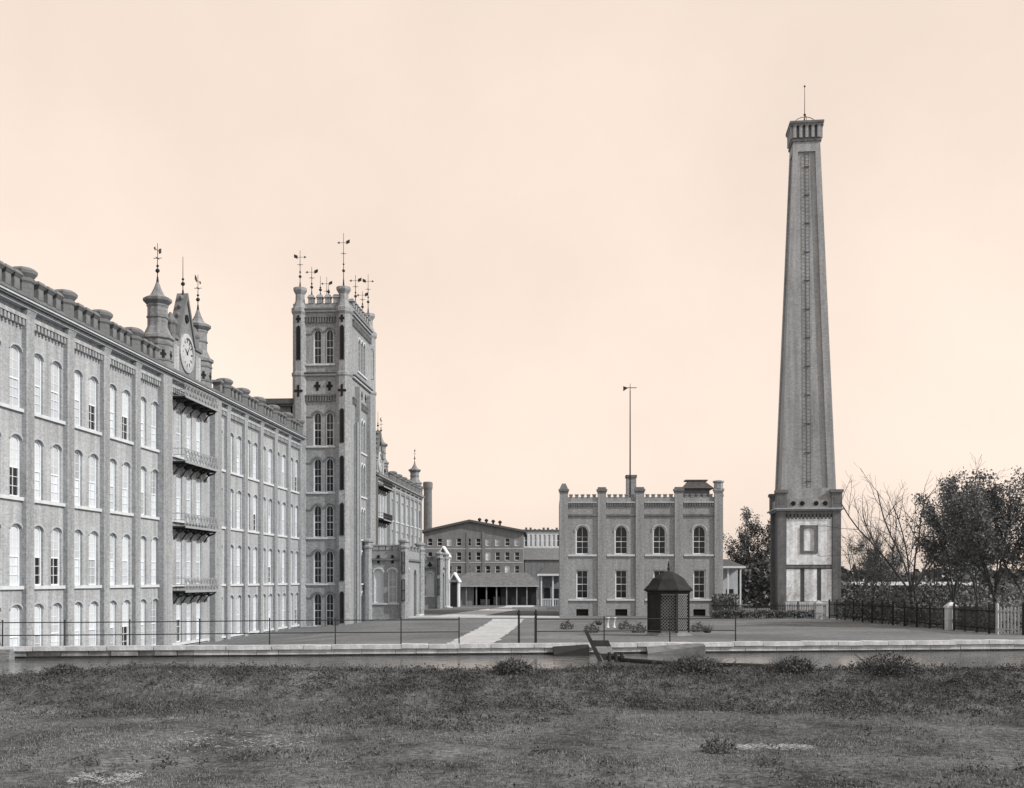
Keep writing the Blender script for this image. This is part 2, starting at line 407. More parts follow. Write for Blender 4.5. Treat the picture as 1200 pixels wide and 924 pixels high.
def window(parent, x, z, w_, h_, rise=0.0, style='mill', glass=None, hood=None, setback=0.2, face='front', W=0):
    m = window_meshes(w_, h_, rise, style)
    if face == 'front': loc, rz, hoff = (x, setback, z), 0, -setback
    elif face == 'right': loc, rz, hoff = (W-setback, x, z), math.pi/2, -setback
    else: loc, rz, hoff = (W+setback, x, z), -math.pi/2, -setback
    o = link('window', m['frame'], parent, loc, rz)
    lo = glass or rw.choice(['pane_pale']*5+['pane_mid']*4+['pane_dull']*2+['pane_dark']*(style == 'mill'))
    up = glass or rw.choice(['pane_pale']*5+['pane_mid']*4+['pane_dull'])
    if style == 'mill' and glass is None and rw.random() < 0.06: lo = 'void'
    link('pane', m[lo][0], o); link('pane', m[up][1], o)
    if hood and rise > 0: link('hood_mould', m['hood'][hood], o, (0, hoff, 0))
    return o
def finial(parent, x, y, z, h_, vane=True, r=0.036, name='finial', m='iron', flip=1):
    b = MB()
    b.lathe([(0.10, z), (0.05, z+0.15*h_)], 6, (x, y)); b.tube((x, y, z), (x, y, z+h_), r, r*0.5, 5)
    for f_, rr in ((0.30, 0.16), (0.42, 0.10)):
        b.lathe([(0.02, z+f_*h_-rr), (rr*0.8, z+f_*h_-rr*.5), (rr, z+f_*h_), (rr*0.8, z+f_*h_+rr*.5), (0.02, z+f_*h_+rr)], 6, (x, y))
    if vane:
        zz = z+h_*0.82
        b.tube((x-0.5, y, zz), (x+0.5, y, zz), 0.022, 0.022, 4)
        b.prism([(x+flip*0.25, zz-0.16), (x+flip*0.6, zz-0.02), (x+flip*0.6, zz+0.3), (x+flip*0.25, zz+0.16)], y-0.02, y+0.02)
        b.prism([(x-flip*0.62, zz), (x-flip*0.4, zz-0.13), (x-flip*0.4, zz+0.13)], y-0.02, y+0.02)
        b.tube((x-0.28, y, z+h_*0.62), (x+0.28, y, z+h_*0.62), 0.025, 0.025, 4); b.tube((x, y-0.28, z+h_*0.62), (x, y+0.28, z+h_*0.62), 0.025, 0.025, 4)
    return b.obj(name, m, parent)
def turret(parent, x, y, r, z0, z1, zs, m, name='turret', fin=2.6, vane=True, flip=1):
    """octagonal turret from z0 to its cap at z1, string course at zs"""
    b = MB(); b.lathe([(r, z0), (r, zs-.2), (r*1.14, zs-.1), (r*1.14, zs+.1), (r*0.9, zs+.22), (r*0.66, zs+.75), (r*0.66, z1-.6), (r*0.72, z1-.5), (r*0.72, z1-.42)], 8, (x, y))
    t = b.obj(name, m, parent)
    b = MB(); b.lathe([(r*0.70, z1-.42), (r*0.95, z1-.18), (r*0.95, z1)], 8, (x, y)); b.obj('cap', 'brick_dark', t)
    b = MB(); b.lathe([(r*0.88, z1), (r*0.45, z1+.28), (r*0.24, z1+.7), (0.08, z1+1.15)], 8, (x, y)); b.obj('spire', 'brick_turret', t)
    for zz_, f_ in ((z0+.75, 1.05), (zs-.55, 1.05), ((zs+z1)/2, .72)):
        b = MB(); b.lathe([(r*f_, zz_), (r*f_, zz_+.12)], 8, (x, y)); b.obj('brick_band', 'brick_dark', t)
    for a_ in (0, 45, 90, 180, 270, -45):
        q_ = MB(); w2 = .09
        q_.prism([(-w2, -.28), (w2, -.28), (w2, -.08), (.2, -.08), (.2, .08), (w2, .08), (w2, .28), (-w2, .28), (-w2, .08), (-.2, .08), (-.2, -.08), (-w2, -.08)], -.02, .05)
        ra = R(a_-90); q_.obj('cross_vent', 'void', t, (x+r*.925*math.cos(ra), y+r*.925*math.sin(ra), (z0+zs)/2), R(a_))
    finial(t, x, y, z1+1.1, fin, vane, flip=flip)
    return t

# ------------------------------------------------------------------ the mill: two wings and a tower
TH = math.atan2(1, 0.0708)                       # direction of the long facade
def mill_pt(Y, out_=0.0): return (-28+0.0708*Y+out_*0.9975, Y-out_*0.0706, 0)
SILLS = [0.30, 4.25, 8.60, 12.95]; WH = 3.05; WW = 1.12
def mill_wing(name, label, Y0, Y1, bays, pav, lod, seed):
    root = thing(name, label, 'mill', mill_pt(Y0), TH)
    k = 1/0.9975; sx = lambda Y: (Y-Y0)*k
    ops = []; wins = []
    for (a, c, nw) in bays:
        a, c = sx(a), sx(c); mid = (a+c)/2
        cs = [mid-0.98, mid+0.98] if nw == 2 else [mid]
        for x in cs:
            for z in SILLS: wins.append((x, z, WW, WH, 0.28))
    pa, pc = sx(pav-4.9), sx(pav+4.9); pm = sx(pav)
    for x in (pm-1.9, pm, pm+1.9):
        for z in SILLS: wins.append((x, z, 1.05, WH+0.25, 0.32))
    for (x, z, w_, h_, r) in wins: ops.append((x-w_/2, x+w_/2, z, z+h_, r))
    LEN = sx(Y1); D = 21.0
    b = MB(); b.facade(0, LEN, -0.8, 18.0, ops, rev=0.26)
    b.poly([(0, 0, -.8), (0, 0, 18), (0, D, 18), (0, D, -.8)]); b.poly([(LEN, 0, -.8), (LEN, D, -.8), (LEN, D, 18), (LEN, 0, 18)])
    b.poly([(0, D, -.8), (0, D, 18), (LEN, D, 18), (LEN, D, -.8)])
    b.obj('wall', 'brick_mill', root)
    b = MB(); b.box(0.3, LEN-0.3, 0.6, D-.3, 17.6, 17.95); b.box(0.5, LEN-.5, 0.5, 0.56, -.5, 17.5); b.obj('roof', 'slate', root)
    for (x, z, w_, h_, r) in wins:
        window(root, x, z, w_, h_, r, 'mill' if lod == 0 else 'far', hood='stone_mid', setback=.11)
    # pilasters, sills, corbel tables
    edges = sorted(set([e for bb in bays for e in bb[:2]]))
    pil = MB(); pil.box(-.4, .4, -.24, .02, -.8, 17.55); pil.hexa([(-.4, -.24, 17.55), (.4, -.24, 17.55), (.4, .02, 17.55), (-.4, .02, 17.55)], [(-.46, -.34, 17.85), (.46, -.34, 17.85), (.46, .02, 17.85), (-.46, .02, 17.85)])
    pm_ = pil.mesh('pilaster', 'brick_pilaster')
    for e in edges:
        if abs(e-(pav-4.9)) < .2 or abs(e-(pav+4.9)) < .2: continue
        link('pilaster', pm_, root, (min(max(sx(e), .4), LEN-.4), 0, 0))
    pil = MB(); pil.box(-.75, .75, -.4, .02, -.8, 17.9); pb = pil.mesh('pilaster', 'brick_pilaster')
    for e in (pa, pc): link('pilaster', pb, root, (e, 0, 0))
    cache = {}
    for (a, c, nw) in bays+[(pav-4.15, pav+4.15, 3)]:
        l_ = round(sx(c)-sx(a)-0.8, 2)
        if l_ not in cache:
            s_ = MB(); s_.box(0, l_, -.13, .3, -.17, 0); sm = s_.mesh('sill', 'stone_light')
            d = MB(); nd = max(3, int(l_/0.34)); st = l_/nd
            for i in range(nd): d.box(st*(i+.22), st*(i+.78), -.2, .02, .1, .42)
            for i in range(nd): d.box(st*(i+.36), st*(i+.64), -.1, .02, -.04, .1)
            dm = d.mesh('corbel_table', 'brick_pilaster')
            t = MB(); t.box(0, l_, -.24, .02, .42, .62); tm = t.mesh('corbel_shelf', 'brick_mill')
            cache[l_] = (sm, dm, tm)
        sm, dm, tm = cache[l_]
        for z in SILLS: link('sill', sm, root, (sx(a)+.4, 0, z))
        kind(link('corbel_table', dm, root, (sx(a)+.4, 0, 16.95)), 'stuff')
        link('corbel_shelf', tm, root, (sx(a)+.4, 0, 16.95))
    # cornice and battlements
    b = MB(); b.box(-.1, LEN+.1, -.34, .3, 17.9, 18.05); b.obj('cornice', 'stone_mid', root)
    b = MB(); b.box(-.1, LEN+.1, -.52, .3, 18.06, 18.15); b.obj('cornice', 'cornice_dark', root)
    b = MB(); b.box(-.1, LEN+.1, -.60, .3, 18.16, 18.27); b.obj('cornice', 'stone_light', root)
    b = MB(); b.box(-.1, LEN+.1, -.66, .3, 18.271, 18.35); b.obj('cornice', 'cornice_dark', root)
    b = MB(); b.box(0, LEN, -.1, .4, 18.351, 18.72); b.box(0, LEN, D-.5, D-.02, 17.95, 18.72); b.obj('parapet', 'brick_dark', root)
    pr = MB(); pr.lathe([(.50, 18.3), (.50, 19.2), (.58, 19.3), (.58, 19.42), (.52, 19.48), (.68, 19.68), (.70, 19.82), (.58, 19.94), (.40, 20.0)], 8, (0, .15)); prm = pr.mesh('parapet_pier', 'brick_dark')
    mr_ = MB(); mr_.box(-.26, .26, -.12, .42, 18.72, 19.28); mr_.hexa([(-.28, -.14, 19.28), (.28, -.14, 19.28), (.28, .44, 19.28), (-.28, .44, 19.28)], [(-.40, -.26, 19.44), (.40, -.26, 19.44), (.40, .56, 19.44), (-.40, .56, 19.44)])
    mr_.hexa([(-.40, -.26, 19.44), (.40, -.26, 19.44), (.40, .56, 19.44), (-.40, .56, 19.44)], [(-.30, -.16, 19.62), (.30, -.16, 19.62), (.30, .46, 19.62), (-.30, .46, 19.62)])
    mrm = mr_.mesh('merlon', 'brick_dark')
    for e in edges:
        if abs(e-pav) < 5 or e < 52: continue
        link('parapet_pier', prm, root, (min(max(sx(e), .5), LEN-.5), 0, 0))
    for (a, c, nw) in bays:
        if c-a < 3.6: tt = (.5,)
        else: tt = (.3, .52, .73)
        for t in tt: link('merlon', mrm, root, (sx(a+(c-a)*t), 0, 0))
    # pavilion: gable with clock between two turrets
    for i, e in enumerate((-3.8, 3.8)):
        turret(root, pm+e, 0.75, 0.98, 18.27, 23.2, 20.6, 'brick_turret', 'turret', 2.6, flip=-1 if i else 1)
    g = MB(); g.prism([(pm-2.9, 18.27), (pm+2.9, 18.27), (pm+2.9, 20.9), (pm+1.55, 21.3), (pm, 24.2), (pm-1.55, 21.3), (pm-2.9, 20.9)], 0.2, 0.75)
    go = g.obj('gable', 'brick_turret', root)
    cp = MB()
    for sg in (-1, 1):
        cp.hexa([(pm+sg*1.7, .08, 21.2), (pm+sg*1.7, .87, 21.2), (pm+sg*1.45, .87, 21.1), (pm+sg*1.45, .08, 21.1)], [(pm+sg*.02, .08, 24.55), (pm+sg*.02, .87, 24.55), (pm+sg*.02, .87, 24.1), (pm+sg*.02, .08, 24.1)])
        cp.box(min(pm+sg*2.95, pm+sg*1.6), max(pm+sg*2.95, pm+sg*1.6), .08, .87, 20.92, 21.14)
    cp.obj('gable_coping', 'cornice_dark', go)
    for sg in (-1, 1):
        for q in range(5):
            t = q/4.6; x_, z_ = pm+sg*(1.6-1.5*t), 21.3+3.1*t; cr_ = MB(); cr_.lathe([(.05, z_), (.15, z_+.12), (.17, z_+.22), (.04, z_+.36)], 6, (x_+sg*.08, .45)); cr_.obj('crocket', 'brick_dark', go)
        cr_ = MB(); cr_.lathe([(.34, 21.14), (.34, 21.8), (.44, 21.95), (.44, 22.1), (.06, 22.7)], 8, (pm+sg*2.25, .48)); cr_.obj('pinnacle', 'brick_dark', go)
    for sg in (-1, 1):
        bb = MB(); bb.box(-.5, .5, .12, .24, 18.6, 20.5); bb.obj('gable_panel', 'brick_mill', go, (pm+sg*2.1, 0, 0))
    bb = MB(); bb.lathe([(.3, 0), (.3, .08)], 12); oo_ = bb.obj('oculus', 'void', go, (pm, .2, 22.75)); oo_.rotation_euler = (R(90), 0, 0)
    finial(go, pm, .45, 24.4, 2.7, False)
    ck = MB(); ck.lathe([(1.06, 0), (1.06, .05)], 28); c_ = ck.obj('clock_face', 'clock_white', go, (pm, 0.2, 20.35)); c_.rotation_euler = (R(90), 0, 0)
    rg = MB()
    for i in range(28):
        a0, a1 = 2*math.pi*i/28, 2*math.pi*(i+1)/28
        P = lambda r, a, z: (r*math.cos(a), r*math.sin(a), z)
        rg.hexa([P(1.05, a0, 0), P(1.36, a0, 0), P(1.36, a1, 0), P(1.05, a1, 0)], [P(1.05, a0, .16), P(1.36, a0, .1), P(1.36, a1, .1), P(1.05, a1, .16)])
    r_ = rg.obj('clock_ring', 'stone_mid', go, (pm, 0.2, 20.35)); r_.rotation_euler = (R(90), 0, 0)
    hd = MB()
    for i in range(12):
        a = R(30*i); u = Vector((math.sin(a), math.cos(a), 0)); v = Vector((u.y, -u.x, 0))*0.05
        p, q = u*.72, u*1.0; z = Vector((0, 0, .07))
        hd.poly([p-v+z, p+v+z, q+v+z, q-v+z])
    for a, l_, wd in ((R(305), .5, .06), (R(40), .8, .045)):
        u = Vector((math.sin(a), math.cos(a), 0)); v = Vector((u.y, -u.x, 0))*wd; z = Vector((0, 0, .09)); hd.poly([u*-.15-v+z, u*-.15+v+z, u*l_+v*.5+z, u*l_-v*.5+z])
    h_ = hd.obj('clock_dial_marks', 'iron', go, (pm, 0.2, 20.35)); h_.rotation_euler = (R(90), 0, 0)
    # iron balconies, one to a storey
    for z in (3.72, 8.05, 12.4, 16.75):
        b = MB(); o = .95; hw = 3.3
        b.box(-hw, hw, -o, -.02, 0, .09)
        bo = b.obj('balcony', 'iron', root, (pm, 0, z))
        t = MB(); t.box(-hw-.05, hw+.05, -o-.07, -o-.005, -.02, .13); t.obj('balcony_edge', 'iron_pale', bo)
        for x in lin(-hw+.35, hw-.35, 5):
            q = MB(); q.box(-.05, .05, -o+.05, -.02, -.1, -.005)
            for c0_, c1_ in (((-o+.12, -.1), (-.32, -.30)), ((-.32, -.30), (-.04, -.72))):
                q.hexa([(-.045, c0_[0], c0_[1]-.09), (.045, c0_[0], c0_[1]-.09), (.045, c1_[0], c1_[1]-.09), (-.045, c1_[0], c1_[1]-.09)], [(-.045, c0_[0], c0_[1]), (.045, c0_[0], c0_[1]), (.045, c1_[0], c1_[1]+.05), (-.045, c1_[0], c1_[1]+.05)])
            q.tube((-.03, -.3, -.18), (.03, -.3, -.18), .13, .13, 8)
            q.obj('bracket', 'iron', bo, (x, 0, 0))
        rl = MB(); top = .95
        for zz in (.12, .52, top):
            rl.tube((-hw, -o+.03, zz), (hw, -o+.03, zz), .028, .028, 4)
            for s_ in (-hw, hw): rl.tube((s_, -o+.03, zz), (s_, -.02, zz), .028, .028, 4)
        nb = 22
        for i in range(nb+1):
            x = -hw+2*hw*i/nb; rl.tube((x, -o+.03, .1), (x, -o+.03, top), .016, .016, 4)
        for i in range(0, nb, 2):
            x = -hw+2*hw*i/nb; x2 = -hw+2*hw*(i+2)/nb
            rl.tube((x, -o+.03, .12), (x2, -o+.03, top), .026, .026, 4); rl.tube((x2, -o+.03, .12), (x, -o+.03, top), .026, .026, 4)
        rl.obj('railing', 'iron_pale' if lod == 0 else 'iron', bo)
    return root
NEAR = [(51.1, 55.0, 2), (55.0, 59.3, 2), (59.3, 63.7, 2), (63.7, 68.1, 2), (68.1, 72.5, 2), (82.3, 85.2, 1), (85.2, 89.5, 2), (89.5, 93.8, 2), (93.8, 98.1, 2), (98.1, 102.4, 2), (102.4, 107.0, 2)]
wingA = mill_wing('mill_wing', 'near half of the long brick mill, arched windows, clock gable and iron balconies', 51.1, 107.0, NEAR, 77.4, 0, 1)
FAR = [(225.8-c, 225.8-a, n_) for a, c, n_ in reversed(NEAR)]+[(174.6, 178.8, 2), (178.8, 183.0, 2)]
wingB = mill_wing('mill_wing', 'far half of the brick mill stretching away behind the battlemented tower', 118.8, 183.0, FAR, 148.4, 1, 2)
turret(wingB, (181.6-118.8)*1.0025, .8, 1.1, 18.27, 22.6, 20.4, 'brick_turret', 'turret', 2.4)
# stair block that joins the wings behind the tower
ab = thing('stair_block', 'dark flat-topped stair block rising behind the tower, just left of it', 'building', mill_pt(107.05), TH)
b = MB(); b.box(0, 11.7, .8, 20.5, -.8, 18.2); b.box(.2, 11.5, 1.0, 3.7, 18.2, 21.3); b.obj('wall', 'brick_dark', ab)
b = MB(); b.box(-.1, 11.8, .7, 4.1, 21.31, 21.55); b.box(-.25, 11.9, .5, 4.3, 21.551, 22.05); b.obj('roof', 'slate', ab)

# tower
TR = -math.atan(0.0708)
def cross_mesh(a, l_, name='cross_vent'):
    b = MB(); t = a
    b.prism([(-t, -l_), (t, -l_), (t, -t), (l_*.72, -t), (l_*.72, t), (t, t), (t, l_), (-t, l_), (-t, t), (-l_*.72, t), (-l_*.72, -t), (-t, -t)], -.02, .1)
    return b.mesh(name, 'void')
p = mill_pt(107.0, -0.7)
tw = thing('mill_tower', 'tall square battlemented brick tower with paired arched windows and vanes', 'tower', p, TR)
TW, TD = 5.5, 11.4
zt = lambda y: 4.54+(680-y)*0.0823
rows = [(386, 427), (483, 523), (537, 577), (592, 630), (645, 684), (695, 734)]
ops = []; twn = []
for (a, c) in rows:
    for x in (2.38, 3.56):
        z0, z1 = zt(c), zt(a); ops.append((x-.4, x+.4, z0, z1, .4)); twn.append((x, z0, .8, z1-z0, .4))
b = MB(); b.facade(0, TW, -.8, 31.2, ops, T=lambda u, d, z: (u, d, z), rev=.4)
rops = []; rwn = []
for (a, c) in rows:
    for y in (4.6, 5.8, 7.0):
        z0, z1 = zt(c), zt(a); rops.append((y-.42, y+.42, z0, z1, .42)); rwn.append((y, z0, .84, z1-z0, .42))
b.facade(0, TD, -.8, 31.2, rops, T=lambda u, d, z: (TW-d, u, z), rev=.4)
b.poly([(0, TD, -.8), (TW, TD, -.8), (TW, TD, 31.2), (0, TD, 31.2)]); b.poly([(0, 0, -.8), (0, TD, -.8), (0, TD, 31.2), (0, 0, 31.2)])
b.obj('wall', 'brick_tower', tw)
b = MB(); b.box(.5, TW-.5, .5, TD-.5, 30.2, 30.4); b.box(.55, TW-.55, .55, .6, -.5, 30); b.box(TW-.6, TW-.55, .6, TD-.55, -.5, 30); b.obj('roof', 'slate', tw)
for (x, z, w_, h_, r) in twn: window(tw, x, z, w_, h_, r, 'tower', 'pane_dark', 'brick_dark', .2)
for (y, z, w_, h_, r) in rwn: window(tw, y, z, w_, h_, r, 'far', 'pane_pale' if rw.random() < .5 else 'pane_dull', 'stone_light', .22, 'right', TW)
# corner turrets of the shaft
def tturret(x, y, r, side):
    b = MB(); b.lathe([(r, -.8), (r, 24.1), (r*1.12, 24.25), (r*1.12, 24.5), (r*.97, 24.6), (r*.97, 30.1), (r*1.15, 30.35), (r*1.15, 30.75), (r*.92, 30.85), (r*.62, 31.5), (r*.60, 32.1), (r*.84, 32.4), (r*.9, 32.5), (r*.9, 32.75), (r*.4, 32.85)], 8, (x, y))
    o = b.obj('turret', 'brick_tower', tw); return o
for i, (x, y, r, fh) in enumerate(((.62, .25, .72, 3.6), (TW-.62, .25, .78, 5.2), (TW-.42, TD-.3, .82, 4.2), (.62, TD-.3, .72, 4.0))):
    t = tturret(x, y, r, i); finial(t, x, y, 32.8, fh, True, .042, flip=1 if i % 2 else -1)
slit_rows = [(383, 423), (480, 520), (535, 575), (590, 628), (643, 681), (693, 730)]
for j, (a, c) in enumerate(slit_rows):
    z0, z1 = zt(c), zt(a)
    yo = .25-.78*math.cos(math.pi/8)*(0.97 if j == 0 else 1)-.03
    sl = link('slit_window', window_meshes(.42, z1-z0, .3, 'slit')['frame'], tw, (TW-.62, yo-.02, z0), 0)
    for q in (0, 1): link('pane', window_meshes(.42, z1-z0, .3, 'slit')['void'][q], sl, (0, -.035, 0))
    if j == 0:
        sl = link('slit_window', window_meshes(.42, z1-z0, .3, 'slit')['frame'], tw, (.62, .25-.72*math.cos(math.pi/8)*.97-.05, z0), 0)
        for q in (0, 1): link('pane', window_meshes(.42, z1-z0, .3, 'slit')['void'][q], sl, (0, -.035, 0))
        for y in (TD-.3,):
            sl = link('slit_window', window_meshes(.42, z1-z0, .3, 'slit')['frame'], tw, (TW-.42+.80*math.cos(math.pi/8)*.707, y-.80*math.cos(math.pi/8)*.707, z0), math.pi/4)
            for q in (0, 1): link('pane', window_meshes(.42, z1-z0, .3, 'slit')['void'][q], sl, (0, -.035, 0))
cm = cross_mesh(.13, .42); cl_ = cross_mesh(.10, .56); ct_ = cross_mesh(.10, .34)
for x in (2.38, 3.56): link('cross_vent', cm, tw, (x, -.02, zt(453)))
for x, r in ((.62, .72), (TW-.62, .78)): link('cross_vent', cl_, tw, (x, .25-r*math.cos(math.pi/8)-.03, zt(459)))
for x, r in ((.62, .72), (TW-.62, .78)): link('cross_vent', ct_, tw, (x, .25-r*math.cos(math.pi/8)*.97-.03, zt(375)))
for y in (4.0, 5.8, 7.6): link('cross_vent', cm, tw, (TW+.02, y, zt(453)), math.pi/2)
def band(z0, z1, pr, m, name, ins=1.2):
    b = MB(); b.box(ins, TW-ins, -pr, .02, z0, z1); b.box(TW-.02, TW+pr, ins, TD-ins, z0, z1); return b.obj(name, m, tw)
band(zt(441), zt(441)+.18, .22, 'stone_mid', 'string_course'); band(zt(438), zt(438)+.1, .34, 'cornice_dark', 'string_course')
band(30.35, 30.55, .18, 'stone_mid', 'cornice'); band(30.56, 30.72, .3, 'cornice_dark', 'cornice')
for (a, c) in rows:
    z0 = zt(c); b = MB(); b.box(1.25, TW-1.35, -.12, .3, z0-.17, z0-.003); b.obj('sill', 'stone_light', tw)
    b = MB(); b.box(TW-.3, TW+.12, 3.6, 8.0, z0-.17, z0-.003); b.obj('sill', 'stone_light', tw)
    z1 = zt(a)-.55
    for x0, x1 in ((1.3, 1.92), (4.02, TW-1.4)):
        b = MB(); b.box(x0, x1, -.06, .02, z1, z1+.13); b.obj('impost_band', 'brick_dark', tw)
for zc in (zt(379), zt(471)):
    d = MB(); nd = 11
    for i in range(nd):
        x = 1.3+(TW-2.65)*i/nd; d.box(x+.05, x+.2, -.18, .02, zc, zc+.5); d.box(x, x+.28, -.2, .02, zc+.5, zc+.65)
    kind(d.obj('corbel_table', 'brick_dark', tw), 'stuff')
    d = MB()
    for i in range(24):
        y = 1.3+(TD-2.6)*i/24; d.box(TW-.02, TW+.18, y+.05, y+.22, zc, zc+.5); d.box(TW-.02, TW+.2, y, y+.3, zc+.5, zc+.65)
    kind(d.obj('corbel_table', 'brick_dark', tw), 'stuff')
mm = MB(); mm.box(-.26, .26, -.06, .45, 31.2, 31.75); mm.hexa([(-.36, -.16, 31.75), (.36, -.16, 31.75), (.36, .55, 31.75), (-.36, .55, 31.75)], [(-.2, 0, 32.05), (.2, 0, 32.05), (.2, .35, 32.05), (-.2, .35, 32.05)])
mmm = mm.mesh('merlon', 'brick_tower')
for x in (1.75, 2.6, 3.4, 4.2): link('merlon', mmm, tw, (x, 0, 0))
for y in lin(1.9, TD-1.9, 8): link('merlon', mmm, tw, (TW, y, 0), math.pi/2)
finial(tw, 1.75, .3, 32.0, 2.8, True, .045); finial(tw, 2.6, .3, 32.0, 1.9, False, .035); finial(tw, 3.4, .3, 32.0, 1.2, False, .03)
finial(tw, TW-.3, 4.2, 32.0, 3.0, True, .045); finial(tw, TW-.3, 7.6, 32.0, 2.3, True, .04)
# buttress and oriel bay on the side toward the yard
b = MB()
for y in (3.0, 8.4): b.box(TW, TW+.45, y-.35, y+.35, -.8, 23.6)
b.obj('side_pier', 'brick_tower', tw)
b = MB(); b.lathe([(.14, 0), (.14, 20)], 6, (TW+.35, 2.1)); b.obj('downpipe', 'iron_pale', tw)

# ------------------------------------------------------------------ entrance lodges beside the tower
def porch(name, label, px0, px1, pt, pb, Y, depth, nw, win, seed):
    a = at(px0, pb, Y); c = at(px1, pb, Y); zt_ = at(px0, pt, Y).z; z0 = yard((a.x+c.x)/2, Y)-.3
    W_ = c.x-a.x; H = zt_
    root = thing(name, label, 'porch', (a.x, Y, 0), TR)
    ops = []
    zw0, zw1, ww = win
    xs_ = [W_*.5-.72, W_*.5+.72] if nw == 2 else [W_*.5]
    for x in xs_: ops.append((x-ww/2, x+ww/2, zw0, zw1, ww*.45))
    b = MB(); b.facade(0, W_, z0, H, ops, rev=.35)
    b.facade(0, depth, z0, H, [(depth*.25-.5, depth*.25+.5, zw0, zw1, .4), (depth*.68-.9, depth*.68+.9, z0+.35, zw1, .8)], T=lambda u, d, z: (W_-d, u, z), rev=.35)
    b.poly([(0, 0, z0), (0, depth, z0), (0, depth, H), (0, 0, H)]); b.poly([(0, depth, z0), (W_, depth, z0), (W_, depth, H), (0, depth, H)])
    b.obj('wall', 'brick_tower', root)
    b = MB(); b.box(.3, W_-.3, .4, depth-.3, H-.7, H-.5); b.box(.5, W_-.5, .6, .65, z0, H-.8); b.box(W_-.8, W_-.7, .65, depth-.4, z0, H-.8); b.obj('roof', 'slate', root)
    for x in xs_: window(root, x, zw0, ww, zw1-zw0, ww*.45, 'tower', 'pane_pale' if x == xs_[0] else 'pane_dull', 'stone_light', .2)
    window(root, depth*.25, zw0, 1.0, zw1-zw0, .4, 'far', 'pane_dark', 'stone_light', .2, 'right', W_)
    b = MB(); b.prism(arch(-.88, .88, z0+.36, zw1-.02, .78), -.05, .03); b.obj('door', 'timber_dark', root, (W_-.3, depth*.68, 0), math.pi/2)
    b = MB(); b.box(.5, W_-.5, -.12, .3, zw0-.16, zw0-.003); b.obj('sill', 'stone_light', root)
    b = MB(); b.box(.4, W_-.4, -.22, .02, H-1.05, H-.85); b.box(W_-.02, W_+.22, .4, depth-.4, H-1.05, H-.85); b.obj('cornice', 'cornice_dark', root)
    for x in lin(.9, W_-.9, 4):
        b = MB(); b.box(-.3, .3, -.06, .4, H, H+.42); b.box(-.36, .36, -.12, .46, H+.42, H+.55); b.obj('merlon', 'brick_tower', root, (x, 0, 0))
    for y in lin(1.0, depth-1.0, 5):
        b = MB(); b.box(-.4, .06, -.3, .3, H, H+.42); b.box(-.46, .12, -.36, .36, H+.42, H+.55); b.obj('merlon', 'brick_tower', root, (W_, y, 0))
    for (x, y) in ((.1, 0), (W_, 0), (W_, depth)):
        b = MB(); b.lathe([(.48, z0), (.48, H+.1), (.6, H+.25), (.6, H+.42), (.48, H+.5), (.48, H+.72), (.62, H+.85), (.62, H+1.0), (.2, H+1.2)], 8, (x, y)); b.obj('turret', 'brick_tower', root)
    for x in xs_: link('cross_vent', cm, root, (x, -.02, zw1+.95))
    for x in (W_,):
        for zz in (2.2, 5.0): link('slit_window', window_meshes(.4, 2.2, .2, 'slit')['frame'], root, (x, -.62, z0+zz), 0); link('pane', window_meshes(.4, 2.2, .2, 'slit')['void'][0], root.children[-1], (0, -.03, 0))
    st = MB()
    for i in range(3): st.box(W_+.35, W_+.75+.35*(2-i), depth*.68-1.6, depth*.68+1.6, z0-.1, z0+.3+.16*i)
    st.obj('step', 'stone_light', root)
    return root
porch('entrance_lodge', 'battlemented brick entrance lodge with two pale arched windows at the tower foot', 430, 474, 645, 722, 113.0, 10.5, 2, (2.2, 5.7, .95), 1)
porch('entrance_lodge', 'narrower battlemented brick lodge farther along the mill, behind the first', 493, 515, 657, 713, 150.0, 6, 1, (2.4, 5.6, 1.1), 2)
# two small white gabled hoods beyond the lodges
def gable_hood(label, px, py0, py1, Y, wpx):
    c = at(px, py1, Y); w_ = wpx/F*Y; h_ = at(px, py0, Y).z
    root = thing('gabled_booth', label, 'booth', (c.x, Y, 0), TR)
    z0 = yard(c.x, Y)-.2; e = h_-w_*.75
    b = MB(); b.box(-w_*.42, w_*.42, .05, 2.4, z0, e); b.obj('wall', 'pale_wall', root)
    b = MB(); b.prism([(-w_*.42, e), (w_*.42, e), (0, h_-.2)], .05, 2.4); b.obj('gable', 'brick_far', root)
    b = MB()
    for sg in (-1, 1): b.prism([(sg*w_*.56, e-.25), (sg*w_*.5, e-.38), (0, h_-.28), (0, h_)], -.25, 2.6)
    b.obj('roof', 'frame_white', root)
    b = MB(); b.box(-.45, .45, .0, .06, z0+.2, e-.3); b.obj('door', 'timber_dark', root)
gable_hood('small white-gabled booth close behind the narrower lodge', 519, 640, 712, 160, 14)
gable_hood('low white-gabled booth left of the long open shed', 532, 671, 710, 158, 12)

# ------------------------------------------------------------------ long shed, distant mill, stack
sp = at(534, 710, 168); sq = at(630, 710, 168)
sh = thing('open_shed', 'long low open shed with hipped tin roof across the yard', 'shed', (sp.x, 168, .6), 0)
W_ = sq.x-sp.x
b = MB(); b.hexa([(-.9, -.8, 3.05), (W_+.9, -.8, 3.05), (W_+.9, 8.6, 3.05), (-.9, 8.6, 3.05)], [(1.6, 3.6, 5.1), (W_-1.6, 3.6, 5.1), (W_-1.6, 4.2, 5.1), (1.6, 4.2, 5.1)]); rf = b.obj('roof', 'roof_dark', sh)
b = MB(); b.box(-.95, W_+.95, -.86, -.8, 2.94, 3.08); b.obj('fascia', 'stone_mid', rf)
b = MB(); b.box(0, W_, 7.4, 7.7, -.3, 3); b.box(0, .2, 2, 7.4, -.3, 3); b.box(W_-.2, W_, 0, 7.4, -.3, 3); b.obj('wall', 'timber_dark', sh)
